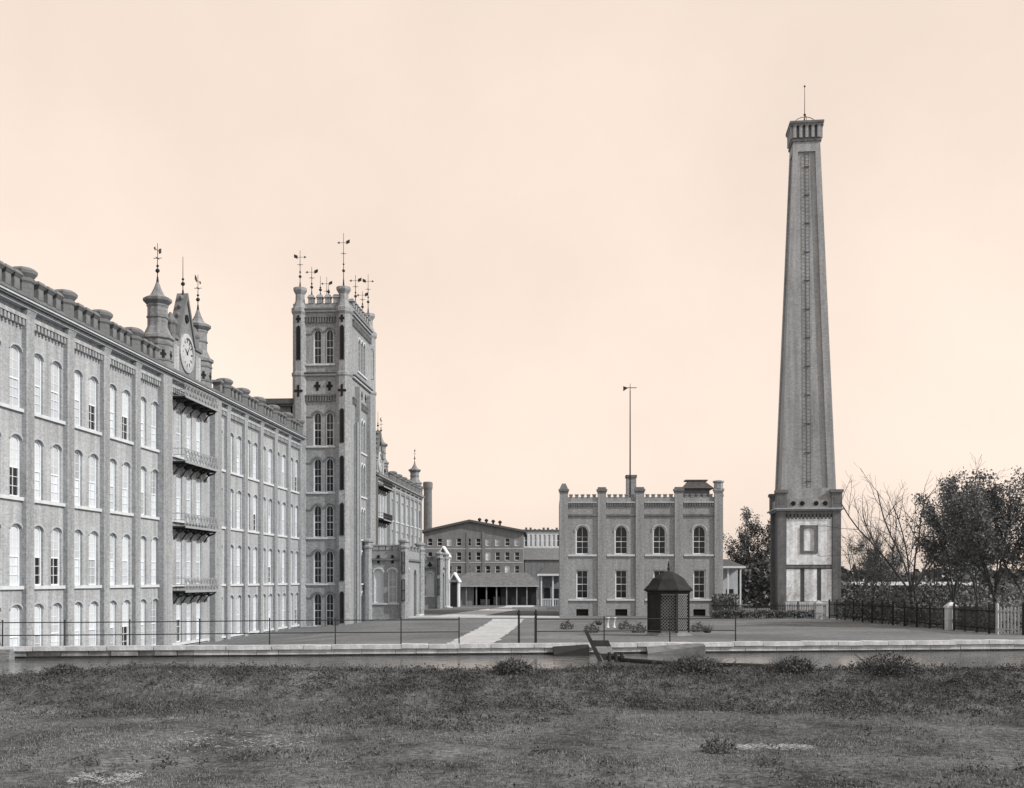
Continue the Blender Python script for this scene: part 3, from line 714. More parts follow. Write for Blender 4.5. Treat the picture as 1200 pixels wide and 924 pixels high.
b = MB(); b.box(W_*.55, W_-.2, 0, .2, -.3, 2.95); b.obj('board_panel', 'timber_dark', sh)
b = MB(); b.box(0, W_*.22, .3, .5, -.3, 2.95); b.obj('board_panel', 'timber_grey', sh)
for x in lin(.1, W_-.1, 9):
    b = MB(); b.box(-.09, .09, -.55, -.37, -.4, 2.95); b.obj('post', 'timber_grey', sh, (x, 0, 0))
for (x, l_, h_) in ((W_*.3, 1.4, .9), (W_*.46, 1.0, 1.3)):
    b = MB(); b.box(0, l_, 1.5, 2.5, -.3, h_); b.box(-.05, l_+.05, 1.45, 2.55, h_, h_+.08); b.obj('bale_rack', 'timber_grey', sh, (x, 0, 0))

dm = thing('distant_mill', 'distant gabled brick mill block with small windows beyond the shed', 'mill', (at(497, 700, 222).x, 222, 0), R(-1.5))
WL = 116/F*222; zz = lambda y: 4.54+(680-y)/F*222
colx = lin(1.2, WL-1.2, 10); ops = []; dw = []
for r_, (a, c) in enumerate(((631, 640), (647, 657), (663, 673))):
    for x in colx: ops.append((x-.5, x+.5, zz(c), zz(a), .15)); dw.append((x, zz(c), 1.0, zz(a)-zz(c), .15))
b = MB(); b.facade(0, WL, -.3, zz(624), ops, rev=.25); b.prism([(0, zz(624)), (WL, zz(624)), (WL*.46, zz(612))], 0, .3)
b.poly([(0, 0, -.3), (0, 60, -.3), (0, 60, zz(624)), (0, 0, zz(624))]); b.poly([(WL, 0, -.3), (WL, 60, -.3), (WL, 60, zz(624)), (WL, 0, zz(624))]); b.obj('wall', 'brick_far', dm)
b = MB(); b.prism([(-.6, zz(624)-.1), (-.6, zz(624)+.35), (WL*.46, zz(611)+.3), (WL+.6, zz(624)+.35), (WL+.6, zz(624)-.1), (WL*.46, zz(611)-.15)], -.7, 60); rf = b.obj('roof', 'slate', dm)
for x in (WL*.55, WL*.62, WL*.69, WL*.76):
    b = MB(); b.lathe([(.2, 0), (.2, 1.0), (.4, 1.1), (.4, 1.35), (.1, 1.6)], 8, (0, 0)); b.obj('vent', 'iron', rf, (x, 4, zz(611)-.5-(x-WL*.46)*.13))
for (x, z, w_, h_, r) in dw: window(dm, x, z, w_, h_, r, 'far', rw.choice(['pane_dark', 'pane_dark', 'pane_dull', 'pane_pale']), None, .14)
for zb in (644, 660): b = MB(); b.box(0, WL, -.05, .02, zz(zb), zz(zb)+.2); b.obj('string_course', 'stone_mid', dm)
for x in (WL*.44, WL*.6): b = MB(); b.box(x-.25, x+.25, -.12, .02, -.3, zz(624)); b.obj('pilaster', 'brick_far', dm)

pw = thing('pale_warehouse', 'warehouse painted pale as if sunlit, with tall narrow windows right of the distant mill', 'warehouse', (at(612, 700, 236).x, 236, 0), R(6))  # pale wall colour carries the sunlight on this right-turned face
z2 = lambda y: 4.54+(680-y)/F*238
WP = 52/F*238; ops = []; pww = []
for (a, c) in ((627, 641), (645, 657), (662, 676)):
    for x in lin(.8, WP-.8, 9): ops.append((x-.28, x+.28, z2(c), z2(a), 0)); pww.append((x, z2(c), .56, z2(a)-z2(c), 0))
b = MB(); b.facade(0, WP, -.3, z2(623), ops, rev=.2); b.poly([(0, 0, -.3), (0, 14, -.3), (0, 14, z2(623)), (0, 0, z2(623))]); b.box(0, WP, 13.8, 14, -.3, z2(623)); b.box(.2, WP-.2, .5, .55, -.2, z2(624)); b.obj('wall', 'pale_wall', pw)
b = MB(); b.box(-.3, WP+.3, -.4, 14, z2(623), z2(623)+.3)
for x in lin(1, WP-1, 9): b.box(x-.2, x+.2, 1, 1.5, z2(623)+.3, z2(623)+.5+.3*(int(x*7) % 2))
b.obj('roof', 'slate', pw)
for (x, z, w_, h_, r) in pww: window(pw, x, z, w_, h_, r, 'far', rw.choice(['pane_dark', 'pane_dull']), None, .1)
b = MB(); b.box(-.2, WP, -6, -.6, -.3, z2(657)); b.hexa([(-.5, -6.4, z2(657)), (WP, -6.4, z2(657)), (WP, -.5, z2(657)), (-.5, -.5, z2(657))], [(0, -.7, z2(643)), (WP, -.7, z2(643)), (WP, -.5, z2(643)), (0, -.5, z2(643))]); b.obj('lean_to', 'brick_dark', pw)

sk = at(502.5, 700, 228)
b = MB(); b.lathe([(.95, -.3), (.85, at(0, 575, 228).z), (1.0, at(0, 572, 228).z), (1.0, at(0, 566, 228).z), (.8, at(0, 565, 228).z)], 14, (0, 0))
st = b.obj('smoke_stack', 'brick_dark', None, (sk.x-.2, 228, 0), smooth=False); tag(st, 'slim dark round smoke stack at the far end of the mill', 'chimney')

# ------------------------------------------------------------------ office with battlements
OX, OY = at(656, 722, 119).x, 119.0
og = yard(8, 119)
of = thing('mill_office', 'two-storey battlemented brick office with arched upper windows and corner piers', 'office building', (OX, OY, 0), R(-2))
K = 119/F; OW = 190*K; OD = 13.0
zo = lambda y: 4.54+(680-y)*K; xo = lambda x: (x-656)*K
ops = []; ow = []
for x in (682.4, 727.9, 772.4, 818.8):
    ops.append((xo(x)-.72, xo(x)+.72, zo(650), zo(616), .72)); ow.append((xo(x), zo(650), 1.44, zo(616)-zo(650), .72, 'office'))
    ops.append((xo(x)-.66, xo(x)+.66, zo(702), zo(668), 0)); ow.append((xo(x), zo(702), 1.32, zo(668)-zo(702), 0, 'office'))
    ops.append((xo(x)-.65, xo(x)+.65, zo(722), zo(714), 0)); ow.append((xo(x), zo(722), 1.3, zo(714)-zo(722), 0, 'slit'))
b = MB(); b.facade(0, OW, -.3, zo(583), ops, rev=.34)
b.poly([(0, 0, -.3), (0, OD, -.3), (0, OD, zo(583)), (0, 0, zo(583))]); b.poly([(OW, 0, -.3), (OW, OD, -.3), (OW, OD, zo(583)), (OW, 0, zo(583))]); b.poly([(0, OD, -.3), (OW, OD, -.3), (OW, OD, zo(583)), (0, OD, zo(583))])
b.obj('wall', 'brick_office', of)
b = MB(); b.box(.3, OW-.3, .4, OD-.3, zo(592), zo(590)); b.box(.4, OW-.4, .5, .55, -.2, zo(594)); b.obj('roof', 'slate', of)
for (x, z, w_, h_, r, s_) in ow: window(of, x, z, w_, h_, r, s_, 'pane_dark' if s_ == 'office' else 'void', 'stone_mid', .22)
piers = (660.2, 705.2, 749.5, 794.8, 841)
for i, x in enumerate(piers):
    b = MB(); w_ = .45; x = min(max(xo(x), .43), OW-.43)
    b.box(-w_, w_, -.2, .25, -.3, zo(578)); o = b.obj('pier', 'brick_office', of, (x, 0, 0))
    t = MB(); t.box(-w_-.04, w_+.04, -.26, .4, zo(578), zo(576)); t.box(-w_-.11, w_+.11, -.33, .48, zo(576), zo(573.5))
    if i == 0: t.hexa([(-.46, -.28, zo(573.5)), (.46, -.28, zo(573.5)), (.46, .4, zo(573.5)), (-.46, .4, zo(573.5))], [(-.2, -.1, zo(567)), (.2, -.1, zo(567)), (.2, .08, zo(567)), (-.2, .08, zo(567))])
    elif i == 4: t.lathe([(.5, zo(573.5)), (.5, zo(567)), (.62, zo(566)), (.62, zo(564.5)), (.2, zo(563.5))], 8, (0, .1))
    else: t.box(-w_+.02, w_-.02, -.3, .28, zo(573.5), zo(571.5))
    t.obj('cap', 'brick_dark' if i < 4 else 'brick_office', o)
for i in range(4):
    a, c = xo(piers[i])+.5, xo(piers[i+1])-.5
    b = MB(); b.box(a, c, -.16, .02, zo(605), zo(603)); b.obj('string_course', 'brick_dark', of)
    b = MB(); b.box(a, c, -.2, .02, zo(590), zo(588.5)); b.obj('string_course', 'stone_mid', of)
    d = MB(); nd = 12
    for q in range(nd): xx = a+(c-a)*q/nd; d.box(xx+.06, xx+.2, -.16, .02, zo(593.5), zo(590))
    kind(d.obj('corbel_table', 'brick_dark', of), 'stuff')
    for q in range(5):
        xx = a+(c-a)*(q+.5)/5; m_ = MB(); m_.box(-.17, .17, -.04, .35, zo(583), zo(580.4)); m_.box(-.22, .22, -.1, .41, zo(580.4), zo(579.6)); m_.obj('merlon', 'brick_office', of, (xx, 0, 0))
    for z, h_ in ((650, .2), (702, .2)):
        b = MB(); b.box(a+.02, c-.02, -.16, .3, zo(z)-h_, zo(z)-.003); b.obj('sill', 'stone_light', of)
b = MB(); b.box(xo(664), xo(837), -.1, -.004, -.3, zo(712)); 
for y in (lin(0, OD, 14)):
    m_ = MB(); m_.box(-.3, .06, -.2, .2, zo(583), zo(580)); m_.obj('merlon', 'brick_office', of, (OW, y, 0))
b = MB(); b.box(xo(735.5), xo(747), 2.0, 3.2, zo(590), zo(558)); ch = b.obj('chimney', 'brick_office', of)
b = MB(); b.box(xo(734.7), xo(747.8), 1.9, 3.3, zo(558), zo(555)); b.obj('cap', 'brick_dark', ch)
b = MB(); px_ = xo(739.5); b.tube((px_, 1.7, zo(590)), (px_, 1.7, zo(455)), .09, .05, 6)
b.tube((px_-.7, 1.7, zo(452)), (px_+.7, 1.7, zo(452)), .05, .05, 4); b.tube((px_, 1.7, zo(455)), (px_, 1.7, zo(447)), .05, .03, 4)
b.prism([(px_-.75, zo(456)), (px_-.2, zo(452)), (px_-.75, zo(450))], 1.67, 1.73); b.tube((px_, 1.2, zo(458)), (px_, 2.2, zo(458)), .035, .035, 4)
fp = b.obj('flagpole', 'iron', None, (OX, OY, 0), R(-2)); tag(fp, 'tall thin pole with a vane rising from the office roof', 'flagpole')
b = MB(); b.box(xo(808), xo(836)+.5, 7, 11.5, zo(592), zo(578)+1.0); rb = b.obj('roof_lantern', 'brick_far', of)
q = 1.0
b = MB(); b.hexa([(xo(804)+.4, 6.4, zo(578)+q), (xo(842)+.4, 6.4, zo(578)+q), (xo(842)+.4, 12, zo(578)+q), (xo(804)+.4, 12, zo(578)+q)], [(xo(813)+.4, 8.6, zo(567)+q), (xo(833)+.4, 8.6, zo(567)+q), (xo(833)+.4, 9.8, zo(567)+q), (xo(813)+.4, 9.8, zo(567)+q)]); b.box(xo(809)+.4, xo(837)+.4, 8.4, 10, zo(567)+q, zo(565.5)+q); b.obj('lantern_roof', 'roof_dark', rb)
# small houses flanking the office
def house(label, px0, px1, Y, pe, pr, porch_side):
    a = at(px0, 700, Y); c = at(px1, 700, Y); z0 = yard(a.x, Y)-.2; e = at(0, pe, Y).z; r_ = at(0, pr, Y).z; W_ = c.x-a.x
    root = thing('frame_house', label, 'house', (a.x, Y, 0), 0)
    b = MB(); b.box(0, W_, 1.8, 9, z0, e); b.obj('wall', 'timber_grey' if porch_side < 0 else 'pale_wall', root)
    b = MB(); b.hexa([(-.5, -.5, e), (W_+.5, -.5, e), (W_+.5, 9.5, e), (-.5, 9.5, e)], [(W_*.3, 3.5, r_), (W_*.7, 3.5, r_), (W_*.7, 5, r_), (W_*.3, 5, r_)]); b.obj('roof', 'slate', root)
    b = MB(); b.box(-.5, W_+.5, -.55, -.5, e-.22, e+.03); b.obj('fascia', 'frame_white', root)
    b = MB(); b.box(-.3, W_+.3, -.3, 1.8, z0, z0+.7); b.obj('porch_floor', 'timber_grey', root)
    for x in lin(.05, W_-.05, 3):
        b = MB(); b.box(-.09, .09, -.18, 0, z0+.7, e-.05); b.obj('post', 'frame_white', root, (x, 0, 0))
    b = MB(); b.box(0, W_, -.14, -.06, z0+1.55, z0+1.65)
    for x in lin(.15, W_-.15, 14): b.box(x-.03, x+.03, -.12, -.08, z0+.7, z0+1.55)
    b.obj('railing', 'frame_white', root)
    b = MB(); b.box(W_*.55, W_*.55+.9, 1.76, 1.8, z0+.7, z0+2.9); b.obj('door', 'timber_dark', root)
    b = MB(); b.box(W_*.15, W_*.15+.8, 1.75, 1.8, z0+1.5, z0+3.0); b.obj('window', 'pane_dark', root)
house('dark little porch house half hidden at the left end of the office', 634, 662, 142, 673, 662, -1)
house('pale porch house half hidden at the right end of the office', 838, 868, 138, 664, 655, 1)

# ------------------------------------------------------------------ the great square chimney
CH = thing('obelisk_chimney', 'tall tapering square brick chimney on a whitewashed panelled base', 'chimney', (at(913, 722, 119).x, 119.3, 0), R(-6.5))
BW_ = 6.45; zc = lambda y: 4.54+(680-y)*0.0918
g0 = .2
b = MB(); b.box(.25, BW_-.25, .25, BW_-.25, g0, zc(599)); b.obj('base', 'brick_dark', CH)
for (x, y) in ((0, 0), (BW_, 0), (BW_, BW_), (0, BW_)):
    b = MB(); b.box(x-(.1 if x == 0 else .8), x+(.8 if x == 0 else .1), y-(.1 if y == 0 else .8), y+(.8 if y == 0 else .1), g0, zc(599)); b.obj('corner_pier', 'brick_dark', CH)
    b = MB(); cx, cy = (.35 if x == 0 else BW_-.35), (.35 if y == 0 else BW_-.35)
    b.box(cx-.55, cx+.55, cy-.55, cy+.55, zc(596), zc(578)); b.box(cx-.68, cx+.68, cy-.68, cy+.68, zc(578), zc(574.5)); b.box(cx-.3, cx+.3, cy-.57, cy-.55, zc(591), zc(583)); b.obj('corner_pinnacle', 'brick_dark', CH)
b = MB(); b.box(-.2, BW_+.2, -.2, BW_+.2, zc(599), zc(597.6)); b.box(-.45, BW_+.45, -.45, BW_+.45, zc(597.4), zc(596)); b.obj('cornice', 'stone_mid', CH)
b = MB(); b.box(.3, BW_-.3, -.02, .25, zc(596), zc(585)); b.box(.3, BW_-.3, BW_-.25, BW_, zc(596), zc(585)); b.box(0, .25, .3, BW_-.3, zc(596), zc(585)); b.box(BW_-.25, BW_, .3, BW_-.3, zc(596), zc(585)); b.obj('parapet', 'brick_pilaster', CH)
for x in (1.55, 2.5, 3.95, 4.9):
    b = MB(); b.lathe([(.22, -.03), (.26, .03)], 12); o = b.obj('round_vent', 'void', CH, (x, -.05, zc(590.5))); o.rotation_euler = (R(90), 0, 0)
# whitewashed panels
e_ = BW_-.85; h2 = BW_/2
pn = [(.85, h2-.95, 662, 607), (h2+.95, e_, 662, 607), (h2-.95, h2+.95, 616, 607), (h2-.95, h2+.95, 662, 649)]
for (a, c, yb, yt) in pn:
    b = MB(); b.box(a+.004, c-.004, .06, .26, zc(yb), zc(yt)); b.obj('panel', 'whitewash', CH)
for (a, c) in ((.85, 2.3), (2.75, 4.05), (4.5, e_)):
    b = MB(); b.box(a, c, .06, .26, zc(705), zc(667)); b.obj('panel', 'whitewash', CH)
b = MB(); b.box(h2-.55, h2+.55, .1, .26, zc(646), zc(619)); b.obj('panel', 'whitewash', CH)
b = MB(); b.ring(arch(h2-.95, h2+.95, zc(648.8), zc(616.2), .25), arch(h2-.55, h2+.55, zc(646), zc(619), .15), -.02, .25); b.obj('blind_window_frame', 'brick_dark', CH)
d = MB()
for i in range(12): d.box(.95+i*.39, .95+i*.39+.24, .02, .2, zc(607)-.15, zc(603)); 
d.box(.8, BW_-.8, .0, .2, zc(603), zc(599.1)); kind(d.obj('corbel_table', 'brick_dark', CH), 'stuff')
b = MB(); b.box(.8, BW_-.8, -.04, .25, zc(666), zc(663)); b.obj('string_course', 'brick_dark', CH)
b = MB(); b.box(.7, BW_-.7, -.25, .1, g0, zc(711)); b.box(.7, BW_-.7, -.12, .1, zc(711), zc(705.5)); b.obj('plinth', 'stone_light', CH)
# shaft: tapered, with a sunk panel on each face
zb, zt2 = zc(597), zc(160); hb, ht = 2.96, 1.44; c0 = BW_/2
def hw(z): return hb+(ht-hb)*(z-zb)/(zt2-zb)
b = MB(); nz = 10
zl = lin(zb, zt2, nz); zp0, zp1 = zc(572), zc(172)
def ring_pts(z, inset):
    h_ = hw(z); p_ = h_*.27; q = inset
    return h_, p_
lev = [zb, zp0]+lin(zp0, zp1, 9)[1:-1]+[zp1, zt2]
for fi in range(4):
    rot = Matrix.Rotation(math.pi/2*fi, 3, 'Z')
    P = lambda u, d, z: tuple(rot @ Vector((u, -hw(z)+d, 0))+Vector((c0, c0, z)))
    ins = .18
    for j in range(len(lev)-1):
        z0, z1 = lev[j], lev[j+1]; h0, h1 = hw(z0), hw(z1)
        if z0 >= zp0-.01 and z1 <= zp1+.01:
            k0, k1 = h0*.66, h1*.60
            k0 = h0*(.70-.08*(z0-zp0)/(zp1-zp0)); k1 = h1*(.70-.08*(z1-zp0)/(zp1-zp0))
            b.poly([P(-h0, 0, z0), P(-k0, 0, z0), P(-k1, 0, z1), P(-h1, 0, z1)]); b.poly([P(k0, 0, z0), P(h0, 0, z0), P(h1, 0, z1), P(k1, 0, z1)])
            b.poly([P(-k0, ins, z0), P(k0, ins, z0), P(k1, ins, z1), P(-k1, ins, z1)])
            b.poly([P(-k0, 0, z0), P(-k0, ins, z0), P(-k1, ins, z1), P(-k1, 0, z1)]); b.poly([P(k0, ins, z0), P(k0, 0, z0), P(k1, 0, z1), P(k1, ins, z1)])
            if j == 1: b.poly([P(-k0, 0, z0), P(k0, 0, z0), P(k0, ins, z0), P(-k0, ins, z0)])
            if z1 > zp1-.01: b.poly([P(-k1, 0, z1), P(k1, 0, z1), P(k1, ins, z1), P(-k1, ins, z1)])
        else: b.poly([P(-h0, 0, z0), P(h0, 0, z0), P(h1, 0, z1), P(-h1, 0, z1)])
sf = b.obj('shaft', 'brick_shaft', CH)
# iron ladder up the middle of the front, and tie plates
b = MB(); yl = lambda z: c0-hw(z)+.18-.12
za, ze = zp0-1.5, zp1+.3
for sg in (-.22, .22):
    for j in range(12):
        z0, z1 = za+(ze-za)*j/12, za+(ze-za)*(j+1)/12
        b.tube((c0+sg, yl(z0), z0), (c0+sg, yl(z1), z1), .028, .028, 4)
z = za
while z < ze: b.tube((c0-.22, yl(z), z), (c0+.22, yl(z), z), .022, .022, 4); z += .4
b.obj('ladder', 'iron_grey', CH)
for y in range(190, 565, 34):
    z = zc(y); b = MB(); b.box(-.3, .3, -.02, .12, -.03, .03); b.obj('ladder_bracket', 'iron_grey', CH, (c0, yl(z)+.02, z))
# crown
b = MB()
def sq(z0, z1, h0, h1): b.hexa([(c0-h0, c0-h0, z0), (c0+h0, c0-h0, z0), (c0+h0, c0+h0, z0), (c0-h0, c0+h0, z0)], [(c0-h1, c0-h1, z1), (c0+h1, c0-h1, z1), (c0+h1, c0+h1, z1), (c0-h1, c0+h1, z1)])
sq(zt2, zc(157), 1.56, 1.56); sq(zc(157), zc(142), 1.42, 1.42); sq(zc(142), zc(139), 1.68, 1.8); sq(zc(139), zc(136.5), 1.82, 1.82); sq(zc(136.5), zc(134.5), 1.6, 1.35)
co = b.obj('crown', 'brick_dark', CH)
for fi in range(4):
    for u in (-1.28, -.64, 0, .64, 1.28):
        b = MB(); b.box(-.16, .16, -.28, .02, 0, zc(142)-zc(156)); b.hexa([(-.16, -.28, 1.2), (.16, -.28, 1.2), (.16, 0, 1.2), (-.16, 0, 1.2)], [(-.26, -.42, 1.37), (.26, -.42, 1.37), (.26, 0, 1.37), (-.26, 0, 1.37)])
        q = Vector((u, -1.42, 0)); q.rotate(Matrix.Rotation(math.pi/2*fi, 3, 'Z')); o = b.obj('crown_bracket', 'brick_shaft', co, (c0+q.x, c0+q.y, zc(156)), math.pi/2*fi)
b = MB()
for sg in (-1, 1):
    for j in range(6):
        a0, a1 = math.pi/2*j/6, math.pi/2*(j+1)/6
        for ax in (0, 1):
            f_ = lambda a: (c0+(sg*1.25*math.cos(a) if ax == 0 else 0), c0+(sg*1.25*math.cos(a) if ax else 0), zc(134.5)+.9*math.sin(a))
            b.tube(f_(a0), f_(a1), .04, .04, 4)
b.tube((c0, c0, zc(130)), (c0, c0, zc(86)), .045, .025, 5); b.lathe([(.02, zc(122)-.16), (.16, zc(122)), (.02, zc(122)+.16)], 8, (c0, c0)); b.lathe([(.02, zc(88)-.12), (.13, zc(88)), (.02, zc(88)+.12)], 8, (c0, c0))
b.obj('lightning_rod', 'iron', CH)

# ------------------------------------------------------------------ octagonal latticed kiosk
kp = ground_pt(783.5, 745)
ks = thing('lattice_kiosk', 'dark octagonal garden kiosk with lattice sides and pointed roof', 'kiosk', kp-Vector((0, 0, .03)), R(-9)); ks.scale = (.9, .9, .93)
RK = 1.42; HK = 2.9
b = MB(); b.lathe([(RK+.28, -.15), (RK+.28, .10), (RK+.12, .12), (RK+.12, .26)], 8); b.obj('base', 'timber_grey', ks)
b = MB(); b.lathe([(RK+.1, HK-.12), (RK+.14, HK), (RK+.35, HK+.08), (RK+.35, HK+.16)], 8); b.obj('cornice', 'timber_dark', ks)
for i in range(8):
    a0 = math.pi/8+i*math.pi/4; p0 = Vector((RK*math.cos(a0), RK*math.sin(a0), 0))
    b = MB(); b.box(-.08, .08, -.08, .08, .26, HK-.1); b.obj('post', 'timber_dark', ks, p0, a0)
ap = RK*math.cos(math.pi/8); hwid = RK*math.sin(math.pi/8)-.07
lt = MB(); zlo, zhi = .34, HK-.2; stp = .21
def clip_line(c_, sgn):
    # z = zlo + sgn*x + c_ within the panel
    pts = []
    for x in (-hwid, hwid):
        z = zlo+sgn*x+c_
        if zlo <= z <= zhi: pts.append((x, z))
    for z in (zlo, zhi):
        x = (z-zlo-c_)/sgn
        if -hwid < x < hwid: pts.append((x, z))
    return pts[:2] if len(pts) >= 2 else None
q = -1.0
while q < 4:
    for sgn, yy in ((1, -.02), (-1, .02)):
        l_ = clip_line(q, sgn)
        if l_:
            (xa, za_), (xb, zb_) = l_; t = .035
            lt.hexa([(xa, yy-.012, za_-t), (xb, yy-.012, zb_-t), (xb, yy+.012, zb_-t), (xa, yy+.012, za_-t)], [(xa, yy-.012, za_+t), (xb, yy-.012, zb_+t), (xb, yy+.012, zb_+t), (xa, yy+.012, za_+t)])
    q += stp
lt.box(-hwid, hwid, -.04, .04, .26, .36); lt.box(-hwid, hwid, -.04, .04, HK-.22, HK-.12)
lmesh = lt.mesh('lattice_panel', 'lattice_paint')
for i in range(8):
    a = i*math.pi/4
    if i in (4, 5):
        b = MB(); b.box(-hwid, hwid, -.03, .03, .26, HK-.12); b.obj('board_panel', 'timber_dark', ks, (ap*math.cos(a), ap*math.sin(a), 0), a+math.pi/2)  # dark panels replace the lattice here, painting in the shade of the left faces
    else: link('lattice_panel', lmesh, ks, (ap*math.cos(a), ap*math.sin(a), 0), a+math.pi/2)
b = MB(); b.lathe([(RK*.72, .2), (RK*.72, HK-.2)], 8); b.obj('dark_core', 'void', ks)  # black core paints in the dark interior behind the lattice
b = MB(); b.lathe([(RK+.33, HK+.16), (RK+.05, HK+.42), (RK-.28, HK+.85), (.72, HK+1.12), (.34, HK+1.28), (.1, HK+1.36)], 8); rf = b.obj('roof', 'timber_dark', ks)
b = MB(); b.lathe([(.1, HK+1.3), (.06, HK+1.42), (.13, HK+1.5), (.05, HK+1.62), (.08, HK+1.72), (.02, HK+2.0)], 8); b.obj('finial', 'iron', rf)

# ------------------------------------------------------------------ railing along the canal and its gate
rl = thing('canal_railing', 'thin two-rail iron railing along the canal edge before the lawn', 'railing')
def rail_pt(px, py):
    # where the post foot stands: 1 m behind the coping
    k = (px-600)/F; Y = (51.0+0.117*23.5+1.0)/(1-0.117*k); return Vector((k*Y, Y, yard(k*Y, Y)))
posts = [-60, 3, 76, 152, 234, 316, 393, 470, 538, 627, 708, 785, 862]
HT = 1.22
pts = [rail_pt(p_, 0) for p_ in posts]
pm = MB(); pm.tube((0, 0, -.1), (0, 0, HT+.06), .035, .03, 6); pm.lathe([(.03, HT+.04), (.05, HT+.08), (.02, HT+.13)], 6); pmm = pm.mesh('post', 'iron')
for p_ in pts: link('post', pmm, rl, p_)
for hgt_ in (HT, .62):
    for s_ in (pts[:9], pts[9:]):
        b = MB()
        for a, c in zip(s_[:-1], s_[1:]): b.tube(a+Vector((0, 0, hgt_)), c+Vector((0, 0, hgt_)), .026, .026, 5)
        b.obj('rail', 'iron', rl)
gt = thing('garden_gateway', 'pair of dark gate posts with pale crossbar where the path meets the canal', 'gate', rail_pt(618, 0))
for x in (-.42, .42):
    b = MB(); b.box(-.055, .055, -.055, .055, -.1, 1.45); b.lathe([(.07, 1.45), (.1, 1.5), (.02, 1.68)], 8); b.obj('post', 'timber_dark', gt, (x, 0, 0))
b = MB(); b.box(-.75, .95, -.12, .12, 1.7, 1.82); b.obj('crossbar', 'timber_grey', gt)

# timber sluice screen and log boom at the head-race mouth
sl = thing('sluice_screen', 'leaning dark timber sluice screen standing in the canal', 'sluice', (at(709, 770, 50).x, 49.4, WATER)); sl.scale = (1.2, 1.2, 1.15)
b = MB(); b.hexa([(-.12, 0, -.4), (.06, 0, -.4), (.06, .1, -.4), (-.12, .1, -.4)], [(-.80, .5, 1.18), (-.66, .5, 1.18), (-.66, .6, 1.18), (-.80, .6, 1.18)]); b.obj('prop', 'timber_dark', sl)
for q in range(3):
    z0, z1 = .02+.26*q, .26+.26*q
    b = MB(); b.hexa([(-.08-.14*q, .12+.1*q, z0), (.42-.10*q, .12+.1*q, z0), (.42-.10*q, .18+.1*q, z0), (-.08-.14*q, .18+.1*q, z0)], [(-.21-.14*q, .2+.1*q, z1), (.32-.10*q, .2+.1*q, z1), (.32-.10*q, .26+.1*q, z1), (-.21-.14*q, .26+.1*q, z1)]); b.obj('plank', 'timber_dark' if q != 1 else 'timber_grey', sl)
for x in (.12, .36, .58):
    b = MB(); b.tube((x, -.25, -.4), (x-.03, -.22, .36), .075, .065, 7); b.obj('pile', 'timber_dark', sl)
b = MB(); b.box(.0, .66, -.12, -.04, .1, .2); b.obj('waling', 'timber_dark', sl)
b = MB(); a, c = Vector((at(722, 770, 49.5).x, 49.3, WATER+.06)), Vector((at(808, 775, 46).x, 46.4, WATER+.04))
b.tube(a, c, .11, .13, 8); o = b.obj('log_boom', 'timber_dark', smooth=True); tag(o, 'floating dark log boom running from the sluice screen to the bank bush', 'log')
b = MB(); a, c = Vector((at(838, 774, 46).x, 46.6, WATER+.04)), Vector((at(920, 775, 45).x, 45.6, WATER+.03))
b.tube(a, c, .11, .12, 8); o = b.obj('log_boom', 'timber_dark', smooth=True); tag(o, 'floating dark log boom between the two middle bank bushes', 'log')

# ------------------------------------------------------------------ garden fences at the right
def picket_fence(label, a, c, h_, sp_, mname, name='picket_fence', wd=.045, post_every=12):
    a, c = Vector(a), Vector(c); d = c-a; l_ = d.length; ang = math.atan2(d.y, d.x)
    root = thing(name, label, 'fence', (a.x, a.y, yard(a.x, a.y)), ang); dz = yard(c.x, c.y)-yard(a.x, a.y)
    pk = MB(); pk.prism([(-wd/2, .06), (wd/2, .06), (wd/2, h_-.08), (0, h_), (-wd/2, h_-.08)], -.015, .015); pme = pk.mesh('picket', mname)
    po = MB(); po.box(-.07, .07, -.07, .07, -.2, h_+.12); po.lathe([(.1, h_+.12), (.02, h_+.26)], 4); pom = po.mesh('post', mname)
    n_ = int(l_/sp_)
    for i in range(n_+1):
        x = l_*i/n_; z = dz*i/n_
        if i % post_every == 0: link('post', pom, root, (x, 0, z))
        else: link('picket', pme, root, (x, 0, z))
    for hh in (.3, h_-.3):
        b = MB(); b.hexa([(0, .016, hh), (l_, .016, hh+dz), (l_, .06, hh+dz), (0, .06, hh)], [(0, .016, hh+.08), (l_, .016, hh+.08+dz), (l_, .06, hh+.08+dz), (0, .06, hh+.08)]); b.obj('rail', mname, root)
    return root
A1 = Vector((20.5, 112, 0)); A2 = Vector((31.4, 111, 0)); A3 = Vector((30.75, 78.3, 0)); A4 = Vector((29.75, 68.2, 0)); A6 = Vector((36.5, 62.8, 0))
picket_fence('dark iron picket fence in front of the chimney base', A1, A2, 1.5, .17, 'iron', wd=.05)
picket_fence('dark picket fence running back from the pale gate post toward the chimney', A2+Vector((.3, -.2, 0)), A3, 1.7, .24, 'timber_dark', wd=.07)
picket_fence('dark picket fence between the pale gate post and the pale picket gate', A3+Vector((.1, -.9, 0)), A4, 1.7, .22, 'timber_dark', wd=.08)
picket_fence('pale picket gate at the right end of the dark fence', A4+Vector((.02, -.15, 0)), Vector((30.55, 66.9, 0)), 1.7, .22, 'stone_mid', name='picket_gate', wd=.10, post_every=7)
picket_fence('dark picket fence at the right edge beyond the pale picket gate', Vector((30.75, 66.7, 0)), A6, 1.75, .19, 'timber_dark', wd=.08)
gp = A3+Vector((.05, -.45, 0)); gp.z = yard(gp.x, gp.y)
b = MB(); b.box(-.32, .32, -.32, .32, -.2, 1.55); b.box(-.38, .38, -.38, .38, 1.55, 1.68); b.hexa([(-.36, -.36, 1.68), (.36, -.36, 1.68), (.36, .36, 1.68), (-.36, .36, 1.68)], [(-.1, -.1, 1.95), (.1, -.1, 1.95), (.1, .1, 1.95), (-.1, .1, 1.95)])
